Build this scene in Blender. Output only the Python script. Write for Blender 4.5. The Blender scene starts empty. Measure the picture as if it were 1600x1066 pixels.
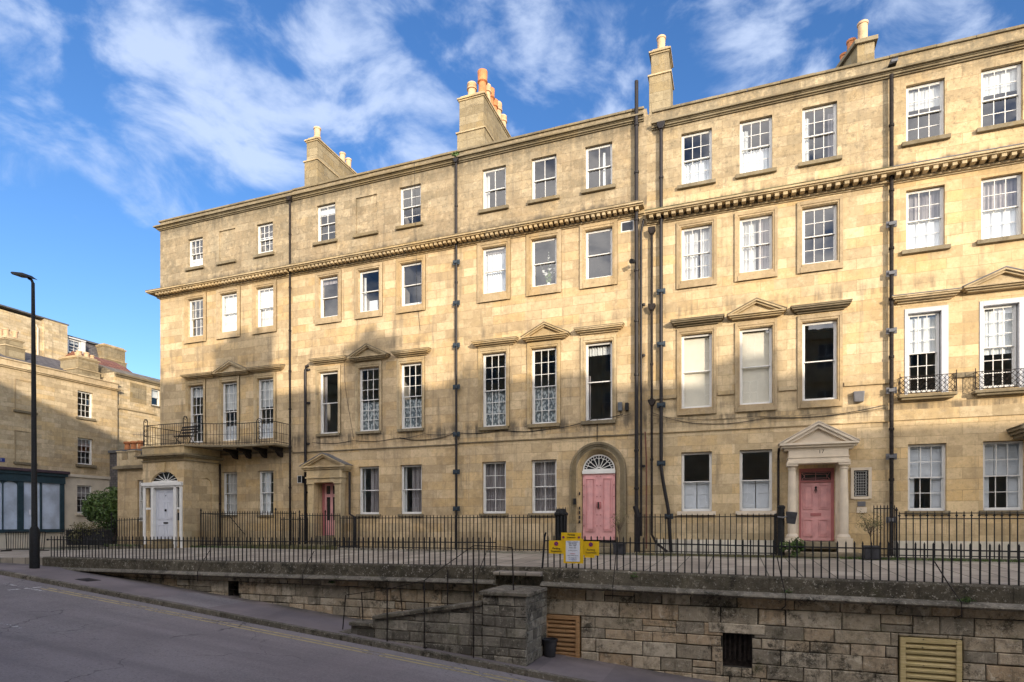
import bpy, math, random
from mathutils import Vector, Matrix
R = math.radians
rnd = random.Random(7)
scene = bpy.context.scene
col = scene.collection

# ------------------------------------------------------------------ camera
cam_d = bpy.data.cameras.new("camera")
cam = bpy.data.objects.new("camera", cam_d); col.objects.link(cam)
cam.location = (0, -19.5, 0)                      # eye level is z = 0
cam.rotation_euler = (R(90), 0, R(20.3))
cam_d.sensor_width = 36.0
cam_d.lens = 947 / 1600 * 36
cam_d.shift_y = (818 - 533) / 1600
cam_d.clip_start = 0.1
cam_d.clip_end = 3000
scene.camera = cam

# ------------------------------------------------------------------ sun, sky, exposure
SUN_EL, SUN_AZ = 13.0, 42.0                       # azimuth to the right of the facade's normal
sv = Vector((math.sin(R(SUN_AZ)) * math.cos(R(SUN_EL)), -math.cos(R(SUN_AZ)) * math.cos(R(SUN_EL)), math.sin(R(SUN_EL))))
sl = bpy.data.lights.new("sun", 'SUN'); sl.energy = 2.6; sl.angle = R(0.6); sl.color = (1.0, 0.86, 0.68)
so = bpy.data.objects.new("sun", sl); col.objects.link(so)
so.rotation_euler = sv.to_track_quat('Z', 'Y').to_euler()
so.location = (20, -40, 30)
scene.view_settings.view_transform = 'Standard'
scene.view_settings.look = 'None'
scene.view_settings.gamma = 1
scene.view_settings.exposure = 1.08

world = bpy.data.worlds.new("World"); scene.world = world
world.use_nodes = True
nt = world.node_tree; N = nt.nodes; L = nt.links
bg = N["Background"]
sky = N.new("ShaderNodeTexSky"); sky.sky_type = 'NISHITA'; sky.sun_disc = False
sky.sun_elevation = R(SUN_EL); sky.sun_rotation = math.atan2(sv.x, sv.y)
sky.air_density = 1.0; sky.dust_density = 0.3; sky.ozone_density = 2.5
bg.inputs[1].default_value = 0.15

def wmath(op, a, b=None, c=None, clamp=False):
    n = N.new("ShaderNodeMath"); n.operation = op; n.use_clamp = clamp
    for i, x in enumerate((a, b, c)):
        if x is None: continue
        if isinstance(x, (int, float)): n.inputs[i].default_value = x
        else: L.new(x, n.inputs[i])
    return n.outputs[0]
tc = N.new("ShaderNodeTexCoord")
sep = N.new("ShaderNodeSeparateXYZ"); L.new(tc.outputs["Generated"], sep.inputs[0])
mp = N.new("ShaderNodeMapping"); L.new(tc.outputs["Generated"], mp.inputs[0])
mp.inputs["Rotation"].default_value = (R(25), R(-30), R(20)); mp.inputs["Scale"].default_value = (1.25, 1.0, 2.0)
mp.inputs["Location"].default_value = (3.1, 1.7, .4)
n1 = N.new("ShaderNodeTexNoise"); n1.inputs["Scale"].default_value = 6.2; n1.inputs["Detail"].default_value = 9
n1.inputs["Roughness"].default_value = 0.56; n1.inputs["Distortion"].default_value = 0.35
L.new(mp.outputs[0], n1.inputs["Vector"])
dens = wmath('ADD', wmath('MULTIPLY', wmath('SUBTRACT', n1.outputs[0], .5), 1.55), .47)
# where the larger banks of cloud stand in this sky: (azimuth, elevation, cosine size, weight)
def skydir(u, v):
    t = (u - 800) / 947; f = R(20.3)
    return Vector((math.cos(f) * t - math.sin(f), math.sin(f) * t + math.cos(f), (818 - v) / 947)).normalized()
BANKS = [(640, 85, 7.5, .24), (320, 60, 7, .15), (400, 185, 6.5, .16), (120, 40, 9, .13), (90, 290, 5, .12), (280, 270, 5, .10), (330, 120, 6, .10), (850, 180, 5, .13), (980, 60, 4.5, .08), (530, 120, 5, .05),
         (1180, 60, 7, .13), (1320, 10, 6, .10), (1120, 130, 5, .08), (1540, 20, 6, .10), (860, 15, 4, .12), (10, 130, 6, .04), (1260, 100, 5, .08),
         (60, 420, 9, -.14), (180, 380, 7, -.10), (770, 110, 4, -.10), (400, 20, 2.5, -.12), (930, 130, 3, -.1), (150, 170, 4, -.08), (1040, 20, 3, -.10)]
for u, v, deg, w in BANKS:
    d = skydir(u, v)
    dp = N.new("ShaderNodeVectorMath"); dp.operation = 'DOT_PRODUCT'
    L.new(tc.outputs["Generated"], dp.inputs[0]); dp.inputs[1].default_value = d
    k = 1 / (1 - math.cos(R(deg)))
    e = wmath('MULTIPLY', wmath('SUBTRACT', 1.0, dp.outputs["Value"]), -k)
    g = wmath('POWER', 2.718, e)
    dens = wmath('ADD', dens, wmath('MULTIPLY', g, w * .72))
mr = N.new("ShaderNodeMapRange"); mr.interpolation_type = 'SMOOTHSTEP'
L.new(dens, mr.inputs[0]); mr.inputs[1].default_value = 0.50; mr.inputs[2].default_value = 0.86
# unseen bright cloud bank added behind the viewer, sunward, to lift the shade
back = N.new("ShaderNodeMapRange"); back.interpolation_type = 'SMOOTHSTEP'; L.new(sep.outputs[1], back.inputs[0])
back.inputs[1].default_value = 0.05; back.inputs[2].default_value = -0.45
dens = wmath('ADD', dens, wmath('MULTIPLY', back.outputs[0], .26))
L.new(dens, mr.inputs[0])
cf = wmath('MULTIPLY', mr.outputs[0], 0.68)
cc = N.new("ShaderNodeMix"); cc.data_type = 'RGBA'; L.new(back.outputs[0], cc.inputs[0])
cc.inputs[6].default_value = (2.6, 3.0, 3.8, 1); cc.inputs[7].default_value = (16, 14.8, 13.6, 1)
hs = N.new("ShaderNodeHueSaturation"); hs.inputs["Saturation"].default_value = 1.22; hs.inputs["Value"].default_value = 0.76; hs.inputs["Hue"].default_value = 0.512
L.new(sky.outputs[0], hs.inputs["Color"])
mx = N.new("ShaderNodeMix"); mx.data_type = 'RGBA'
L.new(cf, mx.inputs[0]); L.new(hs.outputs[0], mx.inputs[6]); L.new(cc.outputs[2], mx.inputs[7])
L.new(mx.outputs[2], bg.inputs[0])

# ------------------------------------------------------------------ mesh helpers
class MB:
    def __init__(s): s.v = []; s.f = []; s.c = []
    def add(s, vs, fs, c=0.5):
        n = len(s.v); s.v += [tuple(p) for p in vs]; s.f += [tuple(i + n for i in f) for f in fs]; s.c += [c] * len(fs); return s
    def box(s, x0, x1, y0, y1, z0, z1, c=0.5):
        return s.add([(x0, y0, z0), (x1, y0, z0), (x1, y1, z0), (x0, y1, z0), (x0, y0, z1), (x1, y0, z1), (x1, y1, z1), (x0, y1, z1)],
                     [(0, 3, 2, 1), (4, 5, 6, 7), (0, 1, 5, 4), (1, 2, 6, 5), (2, 3, 7, 6), (3, 0, 4, 7)], c)
    def bev(s, x0, x1, y0, y1, z0, z1, b=.012, c=0.5, j=0.0):
        # a block whose front (low y) edges are worn round
        q = lambda: rnd.uniform(-j, j)
        o = [(x0 + q(), z0 + q()), (x1 + q(), z0 + q()), (x1 + q(), z1 + q()), (x0 + q(), z1 + q())]
        mx_, mz = (x0 + x1) / 2, (z0 + z1) / 2
        i = [(x + (b if x < mx_ else -b), z + (b if z < mz else -b)) for x, z in o]
        vs = [(x, y1, z) for x, z in o] + [(x, y0 + b, z) for x, z in o] + [(x, y0 + q() * .4, z) for x, z in i]
        fs = []
        for a in range(4):
            d = (a + 1) % 4
            fs += [(a, d, d + 4, a + 4), (a + 4, d + 4, d + 8, a + 8)]
        fs.append((8, 9, 10, 11))
        return s.add(vs, fs, c)
    def prism(s, pts, axis, a, b, c=0.5):
        n = len(pts)
        if axis == 'y': P = lambda p, t: (p[0], t, p[1])
        elif axis == 'x': P = lambda p, t: (t, p[0], p[1])
        else: P = lambda p, t: (p[0], p[1], t)
        vs = [P(p, a) for p in pts] + [P(p, b) for p in pts]
        fs = [tuple(range(n)), tuple(range(2 * n - 1, n - 1, -1))] + [(i, i + n, (i + 1) % n + n, (i + 1) % n) for i in range(n)]
        return s.add(vs, fs, c)
    def tube(s, path, r, n=8, cap=True, c=0.5):
        path = [Vector(p) for p in path]; rings = []
        rr = r if isinstance(r, (list, tuple)) else [r] * len(path)
        for i, p in enumerate(path):
            d = (path[min(i + 1, len(path) - 1)] - path[max(i - 1, 0)]).normalized()
            a = Vector((0, 0, 1)) if abs(d.z) < .9 else Vector((1, 0, 0))
            e = d.cross(a).normalized(); g = d.cross(e).normalized()
            rings.append([p + e * rr[i] * math.cos(2 * math.pi * k / n) + g * rr[i] * math.sin(2 * math.pi * k / n) for k in range(n)])
        vs = [q for ring in rings for q in ring]; fs = []
        for i in range(len(path) - 1):
            for k in range(n):
                fs.append((i * n + k, i * n + (k + 1) % n, (i + 1) * n + (k + 1) % n, (i + 1) * n + k))
        if cap: fs += [tuple(range(n)), tuple(range((len(path) - 1) * n, len(path) * n))]
        return s.add(vs, fs, c)
    def lathe(s, prof, cx, cy, n=16, c=0.5):
        vs = []; fs = []
        for r, z in prof:
            for k in range(n): vs.append((cx + r * math.cos(2 * math.pi * k / n), cy + r * math.sin(2 * math.pi * k / n), z))
        for i in range(len(prof) - 1):
            for k in range(n):
                fs.append((i * n + k, i * n + (k + 1) % n, (i + 1) * n + (k + 1) % n, (i + 1) * n + k))
        fs += [tuple(range(n)), tuple(range((len(prof) - 1) * n, len(prof) * n))]
        return s.add(vs, fs, c)
    def build(s, name, mat, parent=None, smooth=False, attr=False, bevel=0):
        off = Vector((0, 0, 0)); p = parent
        while p is not None: off += Vector(p.location); p = p.parent
        me = bpy.data.meshes.new(name)
        me.from_pydata([(Vector(v) - off) for v in s.v], [], s.f); me.materials.append(mat)
        if attr:
            a = me.attributes.new("tone", 'FLOAT', 'FACE')
            a.data.foreach_set("value", s.c)
        import bmesh
        bm = bmesh.new(); bm.from_mesh(me); bmesh.ops.recalc_face_normals(bm, faces=bm.faces); bm.to_mesh(me); bm.free()
        if smooth:
            for q in me.polygons: q.use_smooth = True
            me.set_sharp_from_angle(angle=R(40))
        o = bpy.data.objects.new(name, me); col.objects.link(o); o.parent = parent
        if bevel:
            m = o.modifiers.new("bevel", 'BEVEL'); m.width = bevel; m.segments = 2; m.limit_method = 'ANGLE'
        return o

def tag(o, label=None, cat=None, group=None, kind=None):
    if label: o["label"] = label
    if cat: o["category"] = cat
    if group: o["group"] = group
    if kind: o["kind"] = kind
    return o
def thing(name, label, cat, loc=(0, 0, 0), group=None):
    o = bpy.data.objects.new(name, None); col.objects.link(o); o.location = loc; o.empty_display_size = .2
    return tag(o, label, cat, group)
def structure(mb, name, mat, label=None):
    o = mb.build(name, mat); o["kind"] = "structure"
    if label: o["label"] = label
    return o

# ------------------------------------------------------------------ materials
class Mat:
    def __init__(s, name):
        s.m = bpy.data.materials.new(name); s.m.use_nodes = True
        s.t = s.m.node_tree; s.N = s.t.nodes; s.L = s.t.links
        s.b = s.N["Principled BSDF"]
        s.geo = s.N.new("ShaderNodeNewGeometry")
        s.sp = s.N.new("ShaderNodeSeparateXYZ"); s.L.new(s.geo.outputs["Position"], s.sp.inputs[0])
    def set(s, inp, val):
        if isinstance(val, (int, float)): s.b.inputs[inp].default_value = val
        elif isinstance(val, tuple): s.b.inputs[inp].default_value = val + (1,) if len(val) == 3 else val
        else: s.L.new(val, s.b.inputs[inp])
    def put(s, sock, x):
        if x is None: return
        if isinstance(x, (int, float)): sock.default_value = x
        elif isinstance(x, tuple): sock.default_value = x + (1,) if len(x) == 3 and sock.type == 'RGBA' else x
        else: s.L.new(x, sock)
    def math(s, op, a, b=None, clamp=False):
        n = s.N.new("ShaderNodeMath"); n.operation = op; n.use_clamp = clamp
        s.put(n.inputs[0], a); s.put(n.inputs[1], b); return n.outputs[0]
    def comb(s, x, y, z=0.0):
        n = s.N.new("ShaderNodeCombineXYZ"); s.put(n.inputs[0], x); s.put(n.inputs[1], y); s.put(n.inputs[2], z); return n.outputs[0]
    def mapping(s, vec, scale=(1, 1, 1), loc=(0, 0, 0), rot=(0, 0, 0)):
        n = s.N.new("ShaderNodeMapping"); s.put(n.inputs[0], vec)
        n.inputs["Scale"].default_value = scale; n.inputs["Location"].default_value = loc; n.inputs["Rotation"].default_value = rot
        return n.outputs[0]
    def noise(s, scale=5, detail=4, vec=None, rough=.55, dist=0):
        n = s.N.new("ShaderNodeTexNoise"); n.inputs["Scale"].default_value = scale; n.inputs["Detail"].default_value = detail
        n.inputs["Roughness"].default_value = rough; n.inputs["Distortion"].default_value = dist
        s.L.new(vec if vec is not None else s.geo.outputs["Position"], n.inputs["Vector"]); return n.outputs[0]
    def ramp(s, x, a, b, smooth=True):
        n = s.N.new("ShaderNodeMapRange"); n.interpolation_type = 'SMOOTHSTEP' if smooth else 'LINEAR'
        s.put(n.inputs[0], x); n.inputs[1].default_value = a; n.inputs[2].default_value = b; return n.outputs[0]
    def mix(s, f, a, b, mode='MIX'):
        n = s.N.new("ShaderNodeMix"); n.data_type = 'RGBA'; n.blend_type = mode
        s.put(n.inputs[0], f); s.put(n.inputs[6], a); s.put(n.inputs[7], b); return n.outputs[2]
    def bump(s, h, strength=.3, dist=.02):
        n = s.N.new("ShaderNodeBump"); n.inputs["Strength"].default_value = strength; n.inputs["Distance"].default_value = dist
        s.L.new(h, n.inputs["Height"]); s.L.new(n.outputs[0], s.b.inputs["Normal"])
    def brick(s, vec, w, h, mortar, offset=.5, smooth=.1):
        n = s.N.new("ShaderNodeTexBrick"); s.L.new(vec, n.inputs["Vector"])
        n.inputs["Color1"].default_value = (0, 0, 0, 1); n.inputs["Color2"].default_value = (1, 1, 1, 1); n.inputs["Mortar"].default_value = (.5, .5, .5, 1)
        n.inputs["Scale"].default_value = 1; n.inputs["Brick Width"].default_value = w; n.inputs["Row Height"].default_value = h
        n.inputs["Mortar Size"].default_value = mortar; n.inputs["Mortar Smooth"].default_value = smooth; n.inputs["Bias"].default_value = 0
        n.offset = offset
        return n.outputs["Color"], n.outputs["Fac"]
    def attr(s, name):
        n = s.N.new("ShaderNodeAttribute"); n.attribute_name = name; return n.outputs["Fac"]

def plain(name, colr, rough=.5, metal=0, var=.12, nscale=6, bump=0, spec=.4):
    m = Mat(name)
    n = m.noise(nscale, 5)
    dark = tuple(c * (1 - var) for c in colr); lite = tuple(min(1, c * (1 + var)) for c in colr)
    m.set("Base Color", m.mix(m.ramp(n, .3, .7), dark, lite))
    m.set("Roughness", rough); m.set("Metallic", metal); m.set("Specular IOR Level", spec)
    if bump: m.bump(m.noise(nscale * 8, 3), bump, .005)
    return m.m

def stone(name, base, grime=.5, ashlar=(.72, .30), joint=.42, top_dark=0.0, patch=.5, streak=1.0, seed=0, attic=None, string=None, damp=None):
    m = Mat(name)
    x, y, z = m.sp.outputs
    u = m.math('ADD', m.math('ADD', x, y), seed * .37)
    # slightly uneven beds
    wob = m.math('MULTIPLY', m.math('SUBTRACT', m.noise(.9, 2), .5), .05)
    vec = m.comb(u, m.math('ADD', z, wob))
    bc, bf = m.brick(vec, ashlar[0], ashlar[1], .006, .5)
    bc2, bf2 = m.brick(m.mapping(vec, loc=(3.3, ashlar[1] * 4, 0)), ashlar[0] * 1.62, ashlar[1], .0001, .37)
    b0 = (base[0] * .72, base[1] * .70, base[2] * .66); b1 = tuple(min(.85, c * 1.20) for c in base)
    c = m.mix(bc, b0, b1)
    c = m.mix(m.math('MULTIPLY', m.ramp(bc2, .45, 1.0), .55), c, (base[0] * 1.05, base[1] * .90, base[2] * .62))
    if attic:       # the top storey has weathered grey
        za, zb, amt = attic
        f = m.math('MULTIPLY', m.ramp(z, za, zb), m.ramp(m.math('ADD', m.math('MULTIPLY', m.noise(1.3, 7, rough=.7), .7), m.math('MULTIPLY', m.noise(9, 8, rough=.75), .3)), .24, .54))
        c = m.mix(m.math('MULTIPLY', f, amt), c, m.mix(bc, (.21, .175, .118), (.35, .295, .205)))
    # broad mottling
    c = m.mix(m.math('MULTIPLY', m.ramp(m.noise(.7, 8, rough=.7), .42, .64), patch), c, (base[0] * .66, base[1] * .64, base[2] * .64))
    c = m.mix(m.math('MULTIPLY', m.ramp(m.noise(3.1, 9, rough=.82), .49, .62), .38), c, (min(.86, base[0] * 1.24), min(.8, base[1] * 1.26), min(.7, base[2] * 1.36)))
    # fine tooth
    c = m.mix(m.math('MULTIPLY', m.ramp(m.noise(7.5, 9, rough=.86), .48, .62), .5), c, (base[0] * .52, base[1] * .49, base[2] * .44))
    # vertical streaks of soot
    st = m.noise(1.0, 7, vec=m.mapping(m.comb(u, 0.0, z), scale=(3.4, 1, .33)), rough=.68)
    c = m.mix(m.math('MULTIPLY', m.ramp(st, .52, .72), .62 * streak), c, (.16, .135, .10))
    fine = m.noise(9, 8, rough=.75)
    if attic:
        f = m.math('MULTIPLY', m.ramp(z, 12.15, 12.75), m.ramp(m.math('ADD', m.math('MULTIPLY', fine, .5), m.math('MULTIPLY', st, .5)), .36, .56))
        c = m.mix(m.math('MULTIPLY', f, .75), c, (.17, .145, .10))
        f = m.math('MULTIPLY', m.ramp(z, 9.9, 10.3), m.ramp(m.noise(5.5, 9, rough=.85), .50, .60))
        c = m.mix(m.math('MULTIPLY', f, .55), c, (.13, .11, .075))
    if string:      # soot hugging the ledges
        for zl, up, dn, amt in string:
            f = m.math('MULTIPLY', m.ramp(z, zl - dn - .01, zl, False), m.math('SUBTRACT', 1.0, m.ramp(z, zl + up * .5, zl + up)))
            f = m.math('MULTIPLY', f, m.ramp(m.math('ADD', m.math('MULTIPLY', st, .6), m.math('MULTIPLY', m.noise(1.7, 7, rough=.7), .4)), .42, .60))
            c = m.mix(m.math('MULTIPLY', f, amt), c, (.10, .085, .065))
    if damp:
        z0, z1, amt = damp
        f = m.math('MULTIPLY', m.math('SUBTRACT', 1.0, m.ramp(z, z0, z1)), m.ramp(m.noise(1.1, 7, rough=.7), .35, .62))
        c = m.mix(m.math('MULTIPLY', f, amt), c, (.19, .17, .11))
    c = m.mix(m.math('MULTIPLY', m.ramp(m.noise(.9, 9, rough=.76, dist=.8), .50, .64), grime * .8), c, (base[0] * .42, base[1] * .41, base[2] * .42))
    c = m.mix(m.math('MULTIPLY', m.math('MULTIPLY', bf, m.ramp(m.noise(1.1, 5), .3, .65)), joint * 1.5), c, (base[0] * .48, base[1] * .44, base[2] * .40))
    m.set("Base Color", c); m.set("Roughness", .92); m.set("Specular IOR Level", .2)
    h = m.math('ADD', m.math('MULTIPLY', bf, -.5), m.math('ADD', m.math('MULTIPLY', fine, .55), m.math('MULTIPLY', m.noise(1.7, 4), .5)))
    m.bump(h, .7, .022)
    return m.m

BATH = (.56, .40, .205)
LED = [(10.12, .35, 0, .9), (6.50, .40, 0, .38), (3.12, .50, .30, .9), (12.75, .05, .5, .5)]
M = {}
M['wall_a'] = stone('bath_stone_a', (.56, .435, .265), .45, seed=1, attic=(9.9, 10.3, .95), string=LED, damp=(-.6, .7, .5))
M['wall_b'] = stone('bath_stone_b', (.57, .44, .27), .5, seed=2, attic=(9.9, 10.3, .9), string=LED, damp=(-.9, .2, .5))
M['wall_c'] = stone('bath_stone_c', (.58, .45, .275), .5, seed=3, attic=(9.9, 10.3, .85), string=LED, damp=(-.9, .2, .5))
LED2 = [(9.75, .35, 0, .85), (6.45, .45, 0, .42), (3.55, .2, .1, .5), (3.15, .25, .32, .8), (12.4, .05, .5, .45)]
M['wall_d'] = stone('bath_stone_d', (.61, .48, .295), .4, seed=4, attic=(10.0, 10.8, .65), string=LED2, damp=(-.9, .3, .6))
M['wall_e'] = stone('bath_stone_e', (.64, .49, .285), .25, seed=5, attic=(10.4, 12.0, .6), string=LED2, damp=(-.9, .0, .4), streak=.6)
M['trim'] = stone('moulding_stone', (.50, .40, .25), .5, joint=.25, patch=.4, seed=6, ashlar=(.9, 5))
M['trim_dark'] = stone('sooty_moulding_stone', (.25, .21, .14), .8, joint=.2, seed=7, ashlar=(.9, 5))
M['coping_moss'] = plain('mossy_ledge', (.13, .125, .065), .9, var=.4, nscale=4, bump=.2)
M['archi'] = stone('brown_architrave_stone', (.46, .36, .225), .3, joint=.1, seed=8, ashlar=(.9, 5), streak=.5)
M['chimney'] = stone('chimney_stone', (.32, .265, .17), .7, seed=9, streak=1.2)
M['corner'] = stone('corner_house_stone', (.56, .45, .29), .4, seed=11, ashlar=(.6, .22), joint=.3, streak=.6)
M['corner2'] = stone('rear_house_stone', (.60, .49, .32), .3, seed=12, ashlar=(.4, .16), joint=.4)
M['portico'] = plain('cream_painted_stone', (.62, .53, .41), .7, var=.1, nscale=3, bump=.1)
M['cream'] = plain('cream_render', (.60, .53, .42), .85, var=.10, nscale=2, bump=.1)
M['basewhite'] = plain('whitewashed_plinth', (.62, .57, .47), .85, var=.18, nscale=2.5, bump=.1)
M['white'] = plain('white_paint', (.70, .69, .66), .4, var=.04)
M['greypaint'] = plain('grey_painted_reveal', (.52, .53, .56), .5, var=.05)
M['pink'] = plain('pink_door_paint', (.66, .345, .34), .42, var=.12, nscale=4)
M['pinkdark'] = plain('deep_pink_paint', (.42, .15, .15), .45, var=.06)
M['palegrey'] = plain('pale_lilac_door_paint', (.60, .62, .68), .35, var=.03)
M['iron'] = plain('black_iron', (.014, .014, .015), .6, var=.3, nscale=20, bump=.3, spec=.25)
M['rustiron'] = plain('weathered_black_iron', (.022, .017, .015), .7, var=.5, nscale=14, bump=.4, spec=.2)
M['pipe'] = plain('black_pipe_paint', (.015, .012, .013), .45, var=.3, nscale=8, spec=.3)
M['redpipe'] = plain('rusty_red_pipe', (.13, .045, .03), .6, var=.4)
M['plate'] = plain('blue_black_bracket', (.03, .045, .06), .4, var=.3)
M['lead'] = plain('lead_sheet', (.12, .125, .135), .5, var=.25, nscale=4)
M['terracotta'] = plain('terracotta', (.55, .22, .09), .8, var=.2, nscale=5, bump=.1)
M['buffpot'] = plain('buff_clay', (.60, .41, .25), .85, var=.15, nscale=5, bump=.1)
M['room'] = plain('room_plaster', (.34, .31, .28), .9, var=.2, nscale=1)
M['roomdark'] = plain('dim_room', (.03, .028, .026), .9, var=.3, nscale=1.2)
M['blind'] = plain('cream_roller_blind', (.82, .74, .60), .9, var=.03)
M['shutter'] = plain('white_shutter', (.70, .71, .73), .5, var=.04)
M['teal'] = plain('teal_shopfront_paint', (.025, .052, .068), .4, var=.15)
M['maroon'] = plain('maroon_fascia_lead', (.07, .045, .055), .5, var=.2)


def curtain_mat(name, c0, c1, lace=False):
    m = Mat(name)
    x, y, z = m.sp.outputs
    w = m.noise(1, 3, vec=m.mapping(m.comb(x, 0.0, z), scale=(14, 1, .5)))
    c = m.mix(m.ramp(w, .3, .7), c0, c1)
    if lace:
        v = m.N.new("ShaderNodeTexVoronoi"); v.inputs["Scale"].default_value = 15
        m.L.new(m.comb(x, 0.0, m.math('MULTIPLY', z, .6)), v.inputs["Vector"])
        c = m.mix(m.ramp(v.outputs["Distance"], .35, .6), c, (c0[0] * .35, c0[1] * .38, c0[2] * .4))
    m.set("Base Color", c); m.set("Roughness", .95)
    return m.m
M['lace'] = curtain_mat('lace_net', (.42, .45, .45), (.62, .64, .62), True)
M['curtain'] = curtain_mat('white_curtain', (.50, .50, .49), (.82, .81, .78))
M['greycurtain'] = curtain_mat('grey_curtain', (.20, .17, .17), (.44, .40, .39))
M['brightcurtain'] = curtain_mat('bright_voile', (.75, .77, .78), (.88, .88, .87))

def glass(name, tint=(.9, .93, .95), ior=1.65, rough=.01, wav=.15):
    m = Mat(name); n = m.N; t = m.t
    out = n["Material Output"]
    tr = n.new("ShaderNodeBsdfTransparent"); tr.inputs[0].default_value = tint + (1,)
    gl = n.new("ShaderNodeBsdfGlossy"); gl.inputs["Roughness"].default_value = rough; gl.inputs["Color"].default_value = (.95, .97, 1, 1)
    dt = n.new("ShaderNodeVectorMath"); dt.operation = 'DOT_PRODUCT'
    m.L.new(m.geo.outputs["Incoming"], dt.inputs[0]); m.L.new(m.geo.outputs["Normal"], dt.inputs[1])
    k = m.math('SUBTRACT', 1.0, m.math('ABSOLUTE', dt.outputs["Value"]))
    fac = m.math('ADD', .09, m.math('MULTIPLY', m.math('POWER', k, 4.0), .85))
    mxs = n.new("ShaderNodeMixShader")
    bp = n.new("ShaderNodeBump"); bp.inputs["Strength"].default_value = wav; bp.inputs["Distance"].default_value = .004
    m.L.new(m.noise(2.2, 2), bp.inputs["Height"]); m.L.new(bp.outputs[0], gl.inputs["Normal"])
    m.L.new(fac, mxs.inputs[0]); m.L.new(tr.outputs[0], mxs.inputs[1]); m.L.new(gl.outputs[0], mxs.inputs[2])
    m.L.new(mxs.outputs[0], out.inputs[0])
    return m.m
M['glass'] = glass('old_window_glass')
M['shopglass'] = plain('screened_shop_glass', (.50, .57, .68), .12, var=.25, nscale=1.2, spec=.6)
M['darkglass'] = plain('dark_glass', (.02, .022, .025), .08, var=.2, spec=.6)

def slate(name, c0, c1, w=.3, h=.2):
    m = Mat(name); x, y, z = m.sp.outputs
    bc, bf = m.brick(m.comb(m.math('ADD', x, y), m.math('MULTIPLY', z, 1.6)), w, h, .012)
    c = m.mix(bc, c0, c1); c = m.mix(m.math('MULTIPLY', m.ramp(m.noise(2, 6), .45, .7), .5), c, tuple(k * .6 for k in c0))
    c = m.mix(bf, c, tuple(k * .35 for k in c0))
    m.set("Base Color", c); m.set("Roughness", .65); m.bump(m.math('MULTIPLY', bf, -1.0), .5, .02)
    return m.m
M['slate'] = slate('grey_roof_slate', (.10, .095, .10), (.16, .15, .15))
M['stonetile'] = slate('mossy_stone_tile', (.20, .165, .11), (.29, .24, .16))
M['redtile'] = slate('red_clay_tile', (.22, .085, .05), (.30, .13, .07))

def asphalt():
    m = Mat('asphalt'); x, y, z = m.sp.outputs
    pos = m.geo.outputs["Position"]
    c = m.mix(m.ramp(m.noise(.35, 6, rough=.65), .35, .65), (.165, .150, .147), (.245, .222, .217))
    c = m.mix(m.math('MULTIPLY', m.ramp(m.noise(26, 6, rough=.9), .48, .60), .6), c, (.32, .285, .285))
    c = m.mix(m.math('MULTIPLY', m.ramp(m.noise(21, 6, rough=.9), .5, .62), .55), c, (.05, .045, .05))
    lanes = m.noise(1, 4, vec=m.mapping(pos, scale=(.06, 1.1, 0)))
    c = m.mix(m.math('MULTIPLY', m.ramp(lanes, .45, .7), .4), c, (.075, .062, .072))
    # repaired patches in slightly different tone
    v = m.N.new("ShaderNodeTexVoronoi"); v.inputs["Scale"].default_value = .27; v.distance = 'CHEBYCHEV'
    m.L.new(m.mapping(pos, scale=(1, .8, 0), loc=(.4, .1, 0)), v.inputs["Vector"])
    c = m.mix(m.math('MULTIPLY', v.outputs["Color"], .40), c, (.30, .25, .25))
    e = m.N.new("ShaderNodeTexVoronoi"); e.feature = 'DISTANCE_TO_EDGE'; e.inputs["Scale"].default_value = .33
    wv = m.N.new("ShaderNodeVectorMath"); wv.operation = 'ADD'
    nn = m.N.new("ShaderNodeTexNoise"); nn.inputs["Scale"].default_value = 1.6; nn.inputs["Detail"].default_value = 6
    m.L.new(pos, nn.inputs["Vector"])
    m.L.new(pos, wv.inputs[0]); m.L.new(nn.outputs["Color"], wv.inputs[1])
    m.L.new(m.mapping(wv.outputs[0], scale=(1, 1, 0)), e.inputs["Vector"])
    cr = m.math('MULTIPLY', m.math('SUBTRACT', 1.0, m.ramp(e.outputs["Distance"], .001, .005)), m.ramp(m.noise(.4, 3), .48, .56))
    c = m.mix(m.math('MULTIPLY', cr, .6), c, (.02, .018, .02))
    m.set("Base Color", c); m.set("Roughness", .86); m.set("Specular IOR Level", .3)
    m.bump(m.math('SUBTRACT', m.noise(90, 3), m.math('MULTIPLY', cr, 1.5)), .5, .008)
    return m.m
M['asphalt'] = asphalt()
def footway():
    m = Mat('footway_tarmac'); pos = m.geo.outputs["Position"]
    c = m.mix(m.ramp(m.noise(.5, 6, rough=.65), .35, .65), (.15, .125, .125), (.235, .195, .192))
    c = m.mix(m.ramp(m.noise(50, 4, rough=.8), .5, .75), c, (.26, .22, .22))
    v = m.N.new("ShaderNodeTexVoronoi"); v.inputs["Scale"].default_value = .42; v.distance = 'CHEBYCHEV'
    m.L.new(m.mapping(pos, scale=(1, .3, 0)), v.inputs["Vector"])
    c = m.mix(m.math('MULTIPLY', v.outputs["Color"], .38), c, (.055, .05, .055))
    x, y, z = m.sp.outputs
    f = m.math('MULTIPLY', m.ramp(y, -7.2, -6.65), m.ramp(m.noise(1.5, 6, rough=.7), .35, .6))
    c = m.mix(m.math('MULTIPLY', f, .75), c, (.035, .035, .024))
    m.set("Base Color", c); m.set("Roughness", .88); m.bump(m.noise(70, 3), .4, .008)
    return m.m
M['footway'] = footway()
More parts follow.
